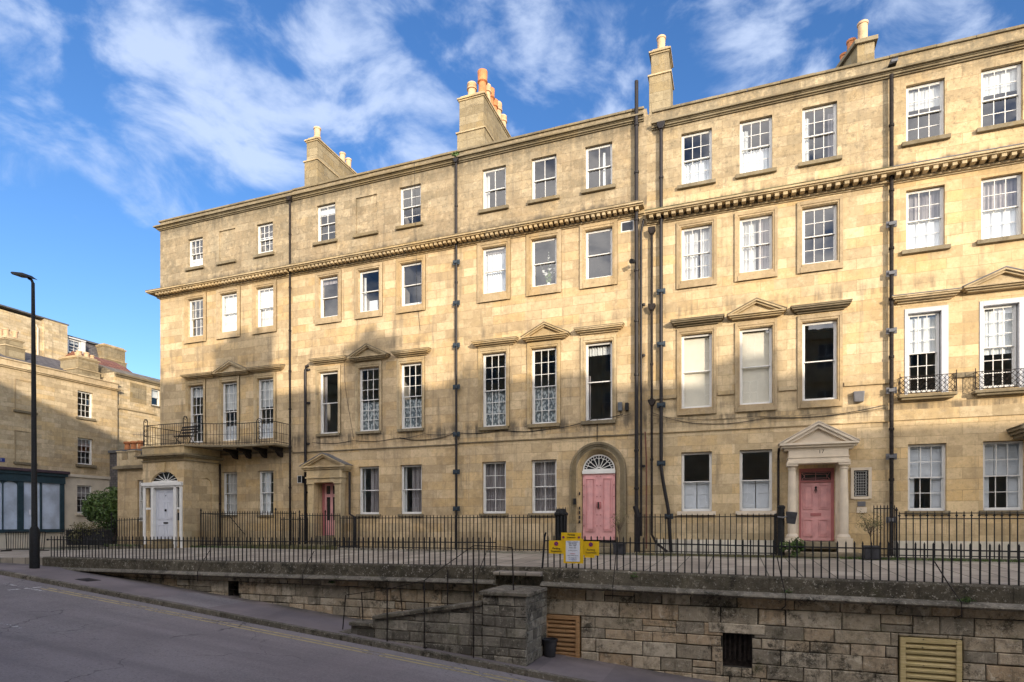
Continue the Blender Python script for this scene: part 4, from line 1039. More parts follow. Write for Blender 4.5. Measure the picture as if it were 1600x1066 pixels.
# ================= house E
hE = new_house('e', 'rightmost house of the terrace, with lattice balconettes on its white first-floor windows', 4.0, 10.7)
XE = [(4.43, 5.29), (6.15, 7.01), (7.88, 8.74)]
holes = []
for i, (a, b) in enumerate(XE):
    holes.append(H(a, b, 10.53, 12.09)); window(hE, a, b, 10.53, 12.09, 3, 2, 2, sill=(.14, .10, .11), cover=[('net', 'curtain', .62, .97)])
    holes.append(H(a, b, 7.55, 9.19)); window(hE, a, b, 7.55, 9.19, 3, 2, 2, sill=(.14, .10, .11), cover=[('net', 'brightcurtain', .02, .52), ('drape', 'greycurtain', .5, .97)])
    holes.append(H(a, b, 3.59, 5.86)); window(hE, a + .03, b - .10, 3.62, 5.78, 3, 3, 3, cover=[('net', 'brightcurtain', .52 if i == 0 else .42, .97), ('drape', 'greycurtain', .03, .6, .0, .12)])
    m = MB()
    for p, q, c, d in ((a - .06, a + .02, 3.56, 5.92), (b - .06, b + .10, 3.56, 5.92), (a + .02, b - .06, 5.79, 5.92)): m.box(p, q, -.02, .12, c, d)
    m.build('architrave', M['greypaint'], hE, bevel=.004)
    if i < 2:
        holes.append(H(a + .04, b + .04, .36, 2.17)); window(hE, a + .04, b + .04, .36, 2.17, 3, 2, 2, sill=(.10, .06, .10), cover=[('shutter', 'shutter', .50, .98, 0, .33), ('shutter', 'shutter', .50, .98, .34, .66), ('shutter', 'shutter', .50, .98, .67, 1), ('shutter', 'shutter', .02, .5, 0, .2), ('shutter', 'shutter', .02, .5, .68, 1)])
flat_hood(hE, 4.82, .80, 6.24, 'trim', lead=True); pediment(hE, 6.58, .92, 6.24, 6.66, 'trim', topmat='lead'); flat_hood(hE, 8.34, .80, 6.24, 'trim', lead=True)
cornice(hE, 4.0, 10.7, 9.72, .215, .115, .10, topmat='lead')
parapet_mould(hE, 4.0, 10.7, 12.40, 12.95)
holes.append((8.0, 8.95, -.5, 2.0))
finish(hE, 4.0, 10.7, 12.95, holes, floors=[-.9, 2.95, 6.9, 9.75, 12.4], parts=[5.72, 7.45])
m = MB(); m.box(4.02, 10.7, -.035, .02, 2.85, 3.14); m.build('string_course', M['trim'], hE, bevel=.006)
for a, b in ((5.5, 5.98), (7.2, 7.75)):
    m = MB(); m.box(a, b, -.05, .02, 3.92, 4.06); m.build('sill_band', M['trim_dark'], hE, bevel=.01)
m = MB(); m.box(4.02, 7.7, -.03, .02, -3.0, -.48); m.build('whitewashed_plinth', M['basewhite'], hE)
m = MB(); m.box(8.0, 8.95, .12, .18, -.5, 2.0)
panels(m, [(8.1, 8.42, .7, 1.75), (8.53, 8.85, .7, 1.75), (8.1, 8.42, -.35, .4), (8.53, 8.85, -.35, .4)], .12, .014); m.build('door', M['pink'], hE)
for x in (7.55, 9.35):
    m = MB(); m.lathe([(.15, -.7), (.13, -.5), (.11, 2.0), (.15, 2.05), (.15, 2.10)], x, -.5, 16); m.box(x - .2, x + .2, -.7, -.3, -.95, -.701); m.build('column', M['trim'], hE)
m = MB(); m.box(7.35, 9.55, -.68, 0, 2.101, 2.28); m.build('entablature', M['trim'], hE, bevel=.01)
pediment(hE, 8.4, 1.70, 2.38, 3.1, pr=.85, t=.16, mat='trim_dark', base=.14, name='door_hood')
for i, (a, b) in enumerate(XE):
    # ledge and lattice balconette
    m = MB(); m.box(a - .24, b + .24, -.26, .0, 3.44, 3.52); m.box(a - .18, b + .18, -.20, 0, 3.38, 3.44); lg = m.build('balconette', M['trim_dark'], hE, bevel=.015)
    m = MB(); x0, x1, y = a - .22, b + .22, -.24; zb, zt = 3.53, 4.00
    for z in (zb + .02, zt): m.tube([(x0, -.01, z), (x0, y, z), (x1, y, z), (x1, -.01, z)], .009, 5)
    n = 11; w = (x1 - x0) / n; hgt = zt - zb - .02
    for k in range(-3, n + 1):
        for s in (1, -1):
            # diagonals clipped to the panel
            xa = x0 + k * w; xb = xa + 3.4 * w
            if s == -1: xa, xb = xb, xa
            pa, pb = Vector((xa, y, zb + .02)), Vector((xb, y, zt))
            t0, t1 = 0.0, 1.0; dx = pb.x - pa.x
            for lim, lo in ((x0, True), (x1, False)):
                t = (lim - pa.x) / dx
                if (dx > 0) == lo: t0 = max(t0, t)
                else: t1 = min(t1, t)
            if t1 - t0 > .03:
                p, q = pa.lerp(pb, t0), pa.lerp(pb, t1)
                mid = p.lerp(q, .5); m.tube([p, q], .006, 4)
    for x in (x0, x1):
        for k in range(2): m.tube([(x, -.01 - .115 * k, zb + .02), (x, -.125 - .115 * k, zt)], .006, 4); m.tube([(x, -.01 - .115 * k, zt), (x, -.125 - .115 * k, zb + .02)], .006, 4)
        m.tube([(x, y, zb), (x, y, zt + .10)], .011, 5)
    m.build('lattice', M['rustiron'], lg)
drainpipe(hE, [(4.03, -.13, 12.42), (4.03, -.13, -.9)], .052, mat='rustiron', plates=(8.28, 6.92, 5.33, 3.68, 1.85, .1), platemat='alarm', collars=(11, 9.2, 7.6, 6.2, 4.6, 2.6, 1.2))
m = MB(); m.prism([(3.93, 12.62), (4.14, 12.66), (4.17, 12.80), (3.99, 12.78)], 'y', -.26, -.06); m.build('floodlight', M['iron'], hE)
m = MB(); m.box(4.0, 4.16, -.27, -.262, 12.68, 12.75); m.build('floodlight_lens', M['alarm'], hE)

# chimney stacks on the party walls
chimney(hB, -16.17, -15.66, .45, 3.3, 12.8, 14.47, 15.40, [(-15.78, .62, .13, .42, 'plain'), (-15.9, 2.45, .12, .48, 'plain'), (-15.88, 2.85, .12, .45, 'plain'), (-15.9, 1.1, .09, .10, 'plain'), (-15.9, 1.55, .09, .10, 'plain'), (-15.9, 2.0, .09, .12, 'plain')])
chimney(hC, -9.42, -8.46, .45, 3.2, 12.8, 14.10, 15.42, [(-9.02, .68, .15, .52, 'band'), (-8.60, .68, .16, .85, 'crown'), (-8.60, 1.08, .14, .62, 'band'), (-8.62, 1.45, .15, .72, 'crown'), (-8.62, 1.82, .14, .55, 'crown'), (-8.62, 2.2, .15, .70, 'band'), (-8.62, 2.75, .14, .55, 'band')])
chimney(hD, -2.57, -2.02, .36, 1.15, 12.8, 14.36, 15.20, [(-2.28, .62, .13, .50, 'plain')])
P = [(3.28, .40), (3.72, .40), (3.72, 2.3), (2.58, 2.3)]
m = MB(); m.prism(P, 'z', 12.8, 13.83); st_ = m.build('chimney', M['chimney'], hE, bevel=.012)
m = MB(); m.prism([(3.21, .32), (3.80, .32), (3.80, 2.38), (2.46, 2.38)], 'z', 13.831, 13.95); m.build('chimney_cap', M['trim_dark'], st_, bevel=.01)
for px, py, r, h, mt in ((3.46, .62, .13, .62, 'buffpot'), (3.22, .95, .12, .42, 'terracotta'), (3.08, 1.3, .11, .30, 'terracotta'), (2.88, 1.85, .11, .22, 'buffpot')):
    m = MB(); z = 13.96; m.lathe([(r * 1.12, z), (r, z + .05), (r * .98, z + h - .07), (r * 1.15, z + h - .06), (r * 1.15, z + h), (r * .9, z + h), (r * .8, z + .1)], px, py, 14); m.build('chimney_pot', M[mt], st_, smooth=True)

# ------------------------------------------------------------------ ground
def road_z(x):
    if x > -19.66: return -1.45 - .095 * (x + 19.66)
    return -1.45 + .012 * (-19.66 - x)
def profile_sheet(xs, y0, y1, dz=0.0, ny=1):
    m = MB()
    for a, b in zip(xs[:-1], xs[1:]):
        for k in range(ny):
            ya = y0 + (y1 - y0) * k / ny; yb = y0 + (y1 - y0) * (k + 1) / ny
            m.add([(a, ya, road_z(a) + dz), (b, ya, road_z(b) + dz), (b, yb, road_z(b) + dz), (a, yb, road_z(a) + dz)], [(0, 1, 2, 3)])
    return m
XS = [-60, -40, -26, -19.66, -10, 0, 10, 25, 45]
structure(profile_sheet([-400, -60, -19.66, 0, 45, 60], -400, 400, -.22 - .35), 'ground', M['asphalt'])
structure(profile_sheet(XS, -16.5, -8.40), 'road', M['asphalt'])
KZ = .11
m = MB()
x = -34.0
while x < 30:
    w = rnd.uniform(.8, 1.1); a, b = x + .004, x + w - .004
    za, zb = road_z(a) + KZ, road_z(b) + KZ
    m.add([(a, -8.42, za - .4), (b, -8.42, zb - .4), (b, -8.27, zb - .4), (a, -8.27, za - .4), (a, -8.41, za), (b, -8.41, zb), (b, -8.27, zb), (a, -8.27, za)],
          [(0, 1, 5, 4), (4, 5, 6, 7), (1, 2, 6, 5), (0, 4, 7, 3)], rnd.random()); x += w
k_ = m.build('kerb', M['coping'], attr=True); k_['kind'] = 'structure'
structure(profile_sheet(XS, -8.27, -6.45, KZ - .004, 3), 'footway', M['footway'])
m = profile_sheet(XS, -24.2, -16.65, KZ); structure(m, 'opposite_footway', M['footway'])
m = MB()
for a, b in zip(XS[:-1], XS[1:]):
    m.add([(a, -16.65, road_z(a) + KZ), (b, -16.65, road_z(b) + KZ), (b, -16.5, road_z(b) + KZ), (a, -16.5, road_z(a) + KZ), (a, -16.5, road_z(a) - .3), (b, -16.5, road_z(b) - .3)], [(0, 1, 2, 3), (3, 2, 5, 4)], .4)
k_ = m.build('opposite_kerb', M['coping'], attr=True); k_['kind'] = 'structure'
def strip(x0, x1, y0, y1, n=1):
    m = MB()
    for k in range(n):
        a = x0 + (x1 - x0) * k / n; b = x0 + (x1 - x0) * (k + 1) / n
        m.add([(a, y0, road_z(a) + .004), (b, y0, road_z(b) + .004), (b, y1, road_z(b) + .004), (a, y1, road_z(a) + .004)], [(0, 1, 2, 3)])
    return m
m = strip(-17.0, 20, -8.80, -8.73, 8); m2 = strip(-17.0, 20, -8.97, -8.90, 8); m.add(m2.v, m2.f)
structure(m, 'double_yellow_lines', M['yellowline'])
m = strip(-17.25, -17.15, -9.6, -8.75); m2 = strip(-18.2, -16.6, -9.15, -9.07); m.add(m2.v, m2.f)
for a in (-21.6, -23.4): m2 = strip(a, a + 1.2, -9.2, -9.1); m.add(m2.v, m2.f)
m2 = strip(-14.2, -13.2, -11.7, -11.6); m.add(m2.v, m2.f)
structure(m, 'white_road_marks', M['whiteline'])

# raised pavement: from the house fronts (higher) to the plinth (lower)
def edge_z(x):        # top of the front plinth
    P = [(-40, -1.20), (-24.5, -1.14), (-20.3, -1.05), (-12.5, -1.03), (-5.1, -.975), (-4.0, -.975), (-.1, -1.03), (4.7, -1.08), (30, -1.3)]
    for (a, za), (b, zb) in zip(P[:-1], P[1:]):
        if a <= x <= b: return za + (zb - za) * (x - a) / (b - a)
    return P[-1][1]
def deck_z(x, y):
    far = -.93 if x > -20 else -.93 - .25 * min(1, (-20 - x) / 8)
    t = min(1, max(0, (y + 6.5) / 5.3)); return (edge_z(x) - .03) * (1 - t) + far * t
m = MB(); xs = [-60, -45, -34, -28, -24.5, -22, -20.3, -16, -12.5, -9, -5.1, -4.0, -2, -.1, 2, 4.7, 8, 12, 20, 30]
for a, b in zip(xs[:-1], xs[1:]):
    ys = [-6.5, -5, -3, -1.20] + ([-.001] if b <= -16 else []) + ([10, 60] if b <= -24 else [])
    for c, d in zip(ys[:-1], ys[1:]):
        m.add([(a, c, deck_z(a, c)), (b, c, deck_z(b, c)), (b, d, deck_z(b, d)), (a, d, deck_z(a, d))], [(0, 1, 2, 3)])
for a, b in ((-16.0, -13.9), (-5.15, -3.0), (-3.0, -2.0), (1.1, 3.9)):
    m.add([(a, -1.2, -.931), (b, -1.2, -.931), (b, 0, -.931), (a, 0, -.931)], [(0, 1, 2, 3)])
# edge of the pavement where it meets the street on the left
for a, b in ((-60, -34), (-34, -24.5), (-24.5, -20.5)):
    m.add([(a, -6.5, deck_z(a, -6.5)), (b, -6.5, deck_z(b, -6.5)), (b, -6.5, road_z(b) - .1), (a, -6.5, road_z(a) - .1)], [(0, 1, 2, 3)])
structure(m, 'raised_pavement', M['flags'])
m = MB(); m.box(-16.4, 30, -1.2, 0, -3.3, -3.2); structure(m, 'area_floor', M['footway'])

# ------------------------------------------------------------------ retaining wall
def course_wall(mb, x0, x1, ztop, zbot, yf, cut=(), hmin=.26, hmax=.38, wmin=.4, wmax=.95, j=.03, ret=None):
    """worn blocks laid in courses, the top following ztop(x)"""
    z = max(ztop(x0), ztop(x1)); first = True
    zlow = min(zbot(x0), zbot(x1)) - .3
    while z > zlow:
        h = rnd.uniform(hmin, hmax); x = x0
        while x < x1 - .01:
            w = rnd.uniform(wmin, wmax) * (1.25 if h > .24 else .9)
            if x1 - x - w < .2: w = x1 - x
            segs = [(x, x + w)]
            for (ca, cb, cz0, cz1) in cut:
                if z - h < cz1 - .03 and z > cz0 + .03:
                    ns = []
                    for a, b in segs:
                        if b <= ca or a >= cb: ns.append((a, b))
                        else:
                            if a < ca - .05: ns.append((a, ca))
                            if b > cb + .05: ns.append((cb, b))
                    segs = ns
            for (ca, cb, cz0, cz1) in cut:
                lo_, hi_ = max(x, ca), min(x + w, cb)
                if hi_ - lo_ > .04 and z > cz1 + .05 and z - h < cz1 - .03: mb.bev(lo_ + .006, hi_ - .006, yf - .01, yf + .2, cz1 + .004, z - .006, .012, rnd.random(), .004)
                if hi_ - lo_ > .04 and z > cz0 + .03 and z - h < cz0 - .05: mb.bev(lo_ + .006, hi_ - .006, yf - .01, yf + .2, z - h + .006, cz0 - .004, .012, rnd.random(), .004)
            for a, b in segs:
                mid = (a + b) / 2; sl = (ztop(b) - ztop(a)) if first else 0
                zt = z if not first else min(z, ztop(mid))
                zt = min(z, ztop(mid) - .004)
                if zt - (z - h) < .06: continue
                if z - h > zbot(mid) + .05 or z > zbot(mid) - .1:
                    g = rnd.uniform(.003, .010)
                    # sometimes a course is split into two thinner stones
                    if rnd.random() < .10 and h > .24:
                        mb.bev(a + g, b - g, yf - rnd.uniform(0, j), yf + .2, z - h + g, z - h * .55 - g, .014, rnd.random(), .005)
                        mb.bev(a + g, b - g, yf - rnd.uniform(0, j), yf + .2, z - h * .55 + g, zt - g, .014, rnd.random(), .005)
                    else: mb.bev(a + g, b - g, yf - rnd.uniform(0, j), yf + .2, z - h + g, zt - g, rnd.uniform(.010, .022), rnd.random(), .006)
            x += w
        z -= h; first = False
cap = lambda x: edge_z(x) - .40
bot = lambda x: road_z(x) + KZ - .05
def plinth(root, x0, x1, name='coping'):
    m = MB(); x = x0
    while x < x1 - .01:
        w = rnd.uniform(.8, 1.6)
        if x1 - x - w < .4: w = x1 - x
        a, b = x + .003, x + w - .003; za, zb = edge_z(a), edge_z(b); j = rnd.uniform(-.006, .006); c = rnd.random()
        yf = -6.76 + j
        m.add([(a, yf, za - .30), (b, yf, zb - .30), (b, yf, zb - .03), (a, yf, za - .03), (a, yf + .035, za), (b, yf + .035, zb), (b, -6.46, zb), (a, -6.46, za), (a, -6.46, za - .3), (b, -6.46, zb - .3)],
              [(0, 1, 2, 3), (3, 2, 5, 4), (4, 5, 6, 7), (7, 6, 9, 8), (0, 3, 4, 7, 8), (1, 9, 6, 5, 2)], c); x += w
    m.build(name, M['plinthstone'], root, attr=True)
    m = MB(); x = x0
    while x < x1 - .01:
        w = rnd.uniform(.9, 1.7)
        if x1 - x - w < .4: w = x1 - x
        a, b = x + .002, x + w - .002; c = rnd.random() * .6 + .3
        P = [(-6.5, -.301), (-6.80, -.301), (-6.93, -.345), (-6.95, -.375), (-6.93, -.40), (-6.80, -.41), (-6.74, -.44), (-6.5, -.44)]
        n = len(P); vs = [(a, y, edge_z(a) + dz) for y, dz in P] + [(b, y, edge_z(b) + dz) for y, dz in P]
        m.add(vs, [tuple(range(n)), tuple(range(2 * n - 1, n - 1, -1))] + [(i, i + n, (i + 1) % n + n, (i + 1) % n) for i in range(n)], c); x += w
    m.build('moulding', M['coping'], root, attr=True)
m = profile_sheet([-13.9, -12.1], -8.22, -6.95, KZ); structure(m, 'footway_patch', M['asphalt'])
ic = MB(); za = road_z(-17.35) + KZ + .002; zb_ = road_z(-16.85) + KZ + .002
ic.add([(-17.35, -7.85, za), (-16.85, -7.85, zb_), (-16.85, -7.45, zb_), (-17.35, -7.45, za), (-17.35, -7.85, za - .03), (-16.85, -7.85, zb_ - .03), (-16.85, -7.45, zb_ - .03), (-17.35, -7.45, za - .03)], [(0, 1, 2, 3), (0, 1, 5, 4), (1, 2, 6, 5), (2, 3, 7, 6), (3, 0, 4, 7)])
tag(ic.build('inspection_cover', M['rustiron']), 'small square iron cover set in the footway right of the street lamp', 'cover')
rwL = thing('retaining_wall', 'long stone retaining wall left of the steps, growing out of the sloping footway', 'wall', (-12.6, -6.6, -2.0), 'retaining walls under the raised pavement')
rwR = thing('retaining_wall', 'tall stone retaining wall right of the steps, with timber louvres set in it', 'wall', (2, -6.6, -3.0), 'retaining walls under the raised pavement')
CL = [(-13.02, -12.64, -2.10, -1.57)]
CR = [(-4.0, -3.16, -2.95, -2.0), (-.25, .29, -2.86, -2.19), (2.78, 3.76, -3.20, -2.06)]
m = MB(); course_wall(m, -20.4, -5.10, cap, bot, -6.66, CL, .18, .32, .30, .75); m.build('blocks', M['rubble'], rwL, attr=True)
m = MB(); course_wall(m, -4.02, 14, cap, bot, -6.66, CR, .20, .33, .32, .85); m.build('blocks', M['rubble'], rwR, attr=True)
def backing(root, x0, x1, cuts):
    m = MB(); hs = [(c[0], c[1], c[2], c[3]) for c in cuts]
    sheet_wall(m, x0, x1, -6.5, -1.5, hs, y=-6.648, thick=.18)
    for c in cuts: m.box(c[0] - .05, c[1] + .05, -6.30, -6.25, c[2] - .1, c[3] + .1)
    m.build('mortar', M['mortar'], root)
backing(rwL, -20.4, -5.10, CL); backing(rwR, -4.02, 14, CR)
plinth(rwL, -20.45, -5.10); plinth(rwR, -4.0, 14)
m = MB(); m.box(-5.12, -4.0, -6.9, -6.48, -1.16, -1.08); m.build('landing_slab', M['flags'], rwL, bevel=.02)
m = MB(); m.bev(-5.11, -4.57, -6.62, -6.3, -1.62, -1.165, .015, .3); m.bev(-4.56, -4.01, -6.62, -6.3, -1.62, -1.165, .015, .8); m.box(-5.11, -4.01, -6.55, -6.3, -3.2, -1.63, .5); m.build('landing_riser', M['coping'], rwL, attr=True)
m = MB(); m.box(-5.11, -4.01, -6.52, -6.40, -1.079, -.985, .5); m.build('threshold', M['coping'], rwL, attr=True)
m = MB()
for k in range(4): m.tube([(-13.05, -6.60, -1.68 - .12 * k), (-12.62, -6.60, -1.70 - .12 * k)], .010, 5)
m.build('grille_bars', M['rustiron'], rwL)
m = MB()
for k in range(6):
    x = -.22 + .095 * k; m.tube([(x, -6.55, -2.78 + rnd.uniform(0, .08)), (x + .01, -6.55, -2.2)], rnd.uniform(.015, .03), 5)
m.box(-.25, .29, -6.52, -6.5, -2.86, -2.19)
m.build('rotten_slats', M['rustiron'], rwR)
m = MB(); m.bev(-.52, .52, -6.70, -6.5, -2.185, -1.99, .015, .95); m.build('lintel', M['rubble'], rwR, attr=True)

def louvre(label, x0, x1, z0, z1, n, mat):
    t = thing('timber_louvre', label, 'vent', ((x0 + x1) / 2, -6.6, z0))
    w = .085; m = MB()
    m.box(x0, x0 + w, -6.72, -6.58, z0, z1, .2); m.box(x1 - w, x1, -6.72, -6.58, z0, z1, .1)
    m.box(x0 + w, x1 - w, -6.719, -6.58, z1 - w, z1, .3); m.box(x0 + w, x1 - w, -6.719, -6.58, z0, z0 + .05, .2)
    m.build('frame', M[mat], t, attr=True, bevel=.006)
    m = MB(); h = (z1 - w - z0 - .05) / n
    for k in range(n):
        z = z0 + .05 + h * k
        c = rnd.random()
        m.prism([(-6.70, z + .012), (-6.70, z + .02 + h * .25), (-6.64, z + h * 1.02), (-6.62, z + h * 1.02), (-6.62, z + .012)], 'x', x0 + w + .002, x1 - w - .002, c)
    m.build('slats', M[mat], t, attr=True)
louvre('orange-brown timber louvre low in the wall, just right of the steps', -3.99, -3.18, -2.93, -2.01, 8, 'wood_old')
louvre('pale new timber louvre in the wall at the lower right', 2.80, 3.74, -3.18, -2.07, 9, 'wood_new')
b = thing('bucket', 'dark plastic bucket standing on the footway before the orange-brown louvre', 'bucket', (-3.83, -6.98, road_z(-3.8) + KZ))
zb = road_z(-3.8) + KZ
m = MB(); m.lathe([(.12, zb), (.16, zb + .34), (.175, zb + .34), (.175, zb + .37), (.15, zb + .37), (.11, zb + .04)], -3.75, -7.02, 18); m.build('tub', M['pot'], b, smooth=True)
m = MB(); m.tube([(-3.75 + .17 * math.cos(a), -7.02 - .03, zb + .36 + .02 * math.sin(a)) for a in (0, .8, 1.6, 2.4, 3.14)], .006, 5); m.build('handle', M['iron'], b)

# ------------------------------------------------------------------ stair with its parapet
st = thing('stone_steps', 'flight of stone steps with a sloping stone parapet and square end pier', 'steps', (-6.5, -7.4, -2.6))
m = MB(); top = lambda x: -2.42 + (x + 8.55) * .245 if x > -7.75 else -2.50
def ptop(x):
    if x < -8.05: return -2.42
    if x < -7.45: return -2.18
    return -2.02 + (x + 7.45) * .165
course_wall(m, -8.55, -4.86, lambda x: ptop(x) - .07, bot, -8.10, (), .16, .24, .28, .55, .014)
m2 = MB()
m.build('parapet_blocks', M['rubbledark'], st, attr=True)
m = MB()
for a, b in ((-8.62, -8.03), (-8.05, -7.43), (-7.45, -6.5), (-6.5, -5.7), (-5.7, -4.87)):
    za, zb_ = (ptop(a + .1), ptop(a + .1)) if b < -7.4 else (ptop(a), ptop(b)); c = rnd.random() * .7
    for (yy0, yy1) in ((-8.17, -7.72),):
        m.add([(a + .003, yy0, za - .08), (b - .003, yy0, zb_ - .08), (b - .003, yy1, zb_ - .08), (a + .003, yy1, za - .08), (a + .003, yy0, za), (b - .003, yy0, zb_), (b - .003, yy1, zb_), (a + .003, yy1, za)],
              [(0, 3, 2, 1), (4, 5, 6, 7), (0, 1, 5, 4), (1, 2, 6, 5), (2, 3, 7, 6), (3, 0, 4, 7)], c)
m.build('parapet_coping', M['coping'], st, attr=True, bevel=.015)
m = MB(); m.prism([(-8.55, -4.2), (-4.9, -4.2), (-4.9, ptop(-4.9) - .08), (-7.45, ptop(-7.44) - .08), (-7.46, -2.28), (-8.04, -2.28), (-8.05, -2.52), (-8.55, -2.52)], 'y', -8.085, -7.75); m.build('parapet_core', M['palemortar'], st)
# pier
m = MB(); course_wall(m, -4.86, -3.90, lambda x: -1.46, bot, -8.12, (), .17, .24, .28, .5, .01); m.build('pier_face', M['rubbledark'], st, attr=True)
# side of the pier: blocks turned to face +X
s_ = MB(); course_wall(s_, 6.76, 8.10, lambda x: -1.46, lambda x: -3.3, 0.0, (), .17, .24, .28, .5, .01)
m = MB(); m.v = [(-3.90 - v[1], -v[0], v[2]) for v in s_.v]; m.f = s_.f; m.c = s_.c
m.build('pier_side', M['rubbledark'], st, attr=True)
m = MB(); m.box(-4.85, -3.915, -8.10, -6.68, -4.2, -1.465); m.build('pier_core', M['palemortar'], st)
m = MB(); m.box(-4.92, -4.38, -8.18, -6.64, -1.458, -1.38, .3); m.box(-4.375, -3.84, -8.18, -6.64, -1.458, -1.385, .7); m.build('pier_coping', M['coping'], st, attr=True, bevel=.015)
m = MB(); n = 9
for k in range(n):
    a = -8.9 + .43 * k; zt = ptop(a + .1) - .14
    m.box(a, -4.87, -7.75, -6.70, zt - .16, zt, rnd.random())
m.build('treads', M['coping'], st, attr=True, bevel=.02)
hr = thing('stair_handrail', 'thin rusty iron handrail on tall standards up the stair parapet', 'handrail', (-6.5, -7.9, -2.2))
m = MB(); m.tube([(-8.28, -7.9, -1.62), (-7.05, -8.19, -1.42), (-6.15, -8.19, -1.2), (-5.02, -8.19, -.45), (-4.35, -7.7, -.50)], .009, 6); m.build('rail', M['rustiron'], hr)
for x0, z0, x1, z1 in ((-8.40, -2.42, -8.28, -1.62), (-7.86, -2.18, -7.86, -1.53), (-6.85, -1.92, -6.88, -1.40), (-5.75, -1.74, -5.72, -.98)):
    m = MB(); m.tube([(x0, -7.9, z0), (x1, -7.95, z1)], .012, 6); m.build('standard', M['rustiron'], hr)
for x, z0, z1 in ((-7.05, -2.9, -1.42), (-6.15, -2.75, -1.2), (-5.02, -3.0, -.45)):
    m = MB(); m.tube([(x, -8.19, z0), (x, -8.19, z1)], .016, 6); m.box(x - .03, x + .03, -8.2, -8.08, z0 + .1, z0 + .14); m.build('standard', M['rustiron'], hr)
m = MB(); m.tube([(-4.33, -7.7, -1.39), (-4.36, -7.7, -.52), (-4.46, -7.7, -.50), (-4.46, -7.7, -.58)], .015, 6); m.build('standard', M['rustiron'], hr)

r_ = random.Random(5)
for (xx, yy, dz_, n_, lab) in ((3.75, -6.88, -.29, 160, 'small green weed on the wall moulding above the pale louvre'), (-2.0, -6.74, -.12, 90, 'small weed rooted in the plinth right of the yellow boards'), (.9, -6.74, -.30, 110, 'small weed on the moulding right above the dark opening'), (-9.6, -6.70, -.5, 110, 'small weed under the moulding above the stair foot')):
    m = MB()
    for k in range(n_):
        p = Vector((xx + r_.gauss(0, .05), yy + r_.gauss(0, .03), edge_z(xx) + dz_ + abs(r_.gauss(0, .035)))); a_ = Vector((r_.uniform(-1, 1), r_.uniform(-1, 1), r_.uniform(-1, 1))) * .022; b_ = Vector((r_.uniform(-1, 1), r_.uniform(-1, 1), r_.uniform(-1, 1))) * .014
        m.add([p - a_, p + b_, p + a_, p - b_], [(0, 1, 2, 3)], r_.random())
    tag(m.build('wall_weed', M['leaf'], attr=True), lab, 'plant')

# ------------------------------------------------------------------ iron railings
def bar_mesh(h, r=.0105, style='spear', nm='bar'):
    m = MB()
    if style == 'spear': m.tube([(0, 0, 0), (0, 0, h - .05), (0, 0, h - .045), (0, 0, h)], [r, r, r * 1.15, .002], 6)
    elif style == 'plain': m.tube([(0, 0, 0), (0, 0, h)], r, 6)
    else:
        m.tube([(0, 0, 0), (0, 0, h - .17)], r, 6)
        m.prism([(0, h), (.012, h - .05), (.010, h - .09), (.034, h - .115), (.012, h - .145), (.012, h - .17), (-.012, h - .17), (-.012, h - .145), (-.034, h - .115), (-.010, h - .09), (-.012, h - .05)], 'y', -.009, .009)
    me = bpy.data.meshes.new(nm); me.from_pydata(m.v, [], m.f); me.materials.append(M['iron']); return me
def bars(root, pts, mesh, zf, near=100, lean=.0):
    """every bar an object; beyond 100 the farthest become one part"""
    pts = sorted(pts, key=lambda p: math.hypot(p[0], p[1] + 19.5))
    L0 = Vector(root.location)
    for (x, y) in pts[:near]:
        o = bpy.data.objects.new('bar', mesh); col.objects.link(o); o.parent = root
        o.location = Vector((x, y, zf(x, y))) - L0; o.rotation_euler = (rnd.uniform(-lean, lean), rnd.uniform(-lean, lean), 0)
    if len(pts) > near:
        m = MB()
        for (x, y) in pts[near:]: m.add([(v.co.x + x, v.co.y + y, v.co.z + zf(x, y)) for v in mesh.vertices], [tuple(p.vertices) for p in mesh.polygons])
        o = m.build('bars', M['iron'], root); o['kind'] = 'stuff'
def run(x0, y0, x1, y1, sp):
    n = max(1, round(math.hypot(x1 - x0, y1 - y0) / sp)); return [(x0 + (x1 - x0) * k / n, y0 + (y1 - y0) * k / n) for k in range(n + 1)]
def rail_poly(root, pts, zf, dz, r=.013, name='rail', flat=True):
    m = MB()
    for (a, b) in zip(pts[:-1], pts[1:]):
        n = max(1, int(math.hypot(b[0] - a[0], b[1] - a[1]) / 1.5))
        for k in range(n):
            p = (a[0] + (b[0] - a[0]) * k / n, a[1] + (b[1] - a[1]) * k / n); q = (a[0] + (b[0] - a[0]) * (k + 1) / n, a[1] + (b[1] - a[1]) * (k + 1) / n)
            m.tube([(p[0], p[1], zf(*p) + dz), (q[0], q[1], zf(*q) + dz)], r, 4)
    return m.build(name, M['iron'], root)
GR = 'iron railings of the raised pavement'
fz = lambda x, y: edge_z(x) - .01
rl = thing('iron_railing', 'long black iron railing along the pavement edge left of the steps', 'railing', (-12.6, -6.6, -1.05), GR)
bars(rl, run(-20.28, -6.6, -5.16, -6.6, .142), bar_mesh(.68, .015), fz, lean=.006)
rail_poly(rl, [(-20.42, -6.6), (-5.16, -6.6)], fz, .55)
for x in (-13.7, -10.2, -5.4):
    m = MB(); m.tube([(x, -6.62, edge_z(x) + .30), (x - .05, -6.80, edge_z(x) + .02), (x - .08, -6.97, edge_z(x) - .28), (x - .08, -6.97, edge_z(x) - .55)], .010, 5); m.build('brace', M['rustiron'], rl)
m = MB(); m.lathe([(.02, fz(-20.45, 0) + .52), (.04, fz(-20.45, 0) + .55), (.02, fz(-20.45, 0) + .58)], -20.45, -6.6, 8); m.build('end_knob', M['iron'], rl)
rr = thing('iron_railing', 'black iron railing along the pavement edge right of the steps', 'railing', (2, -6.6, -1.05), GR)
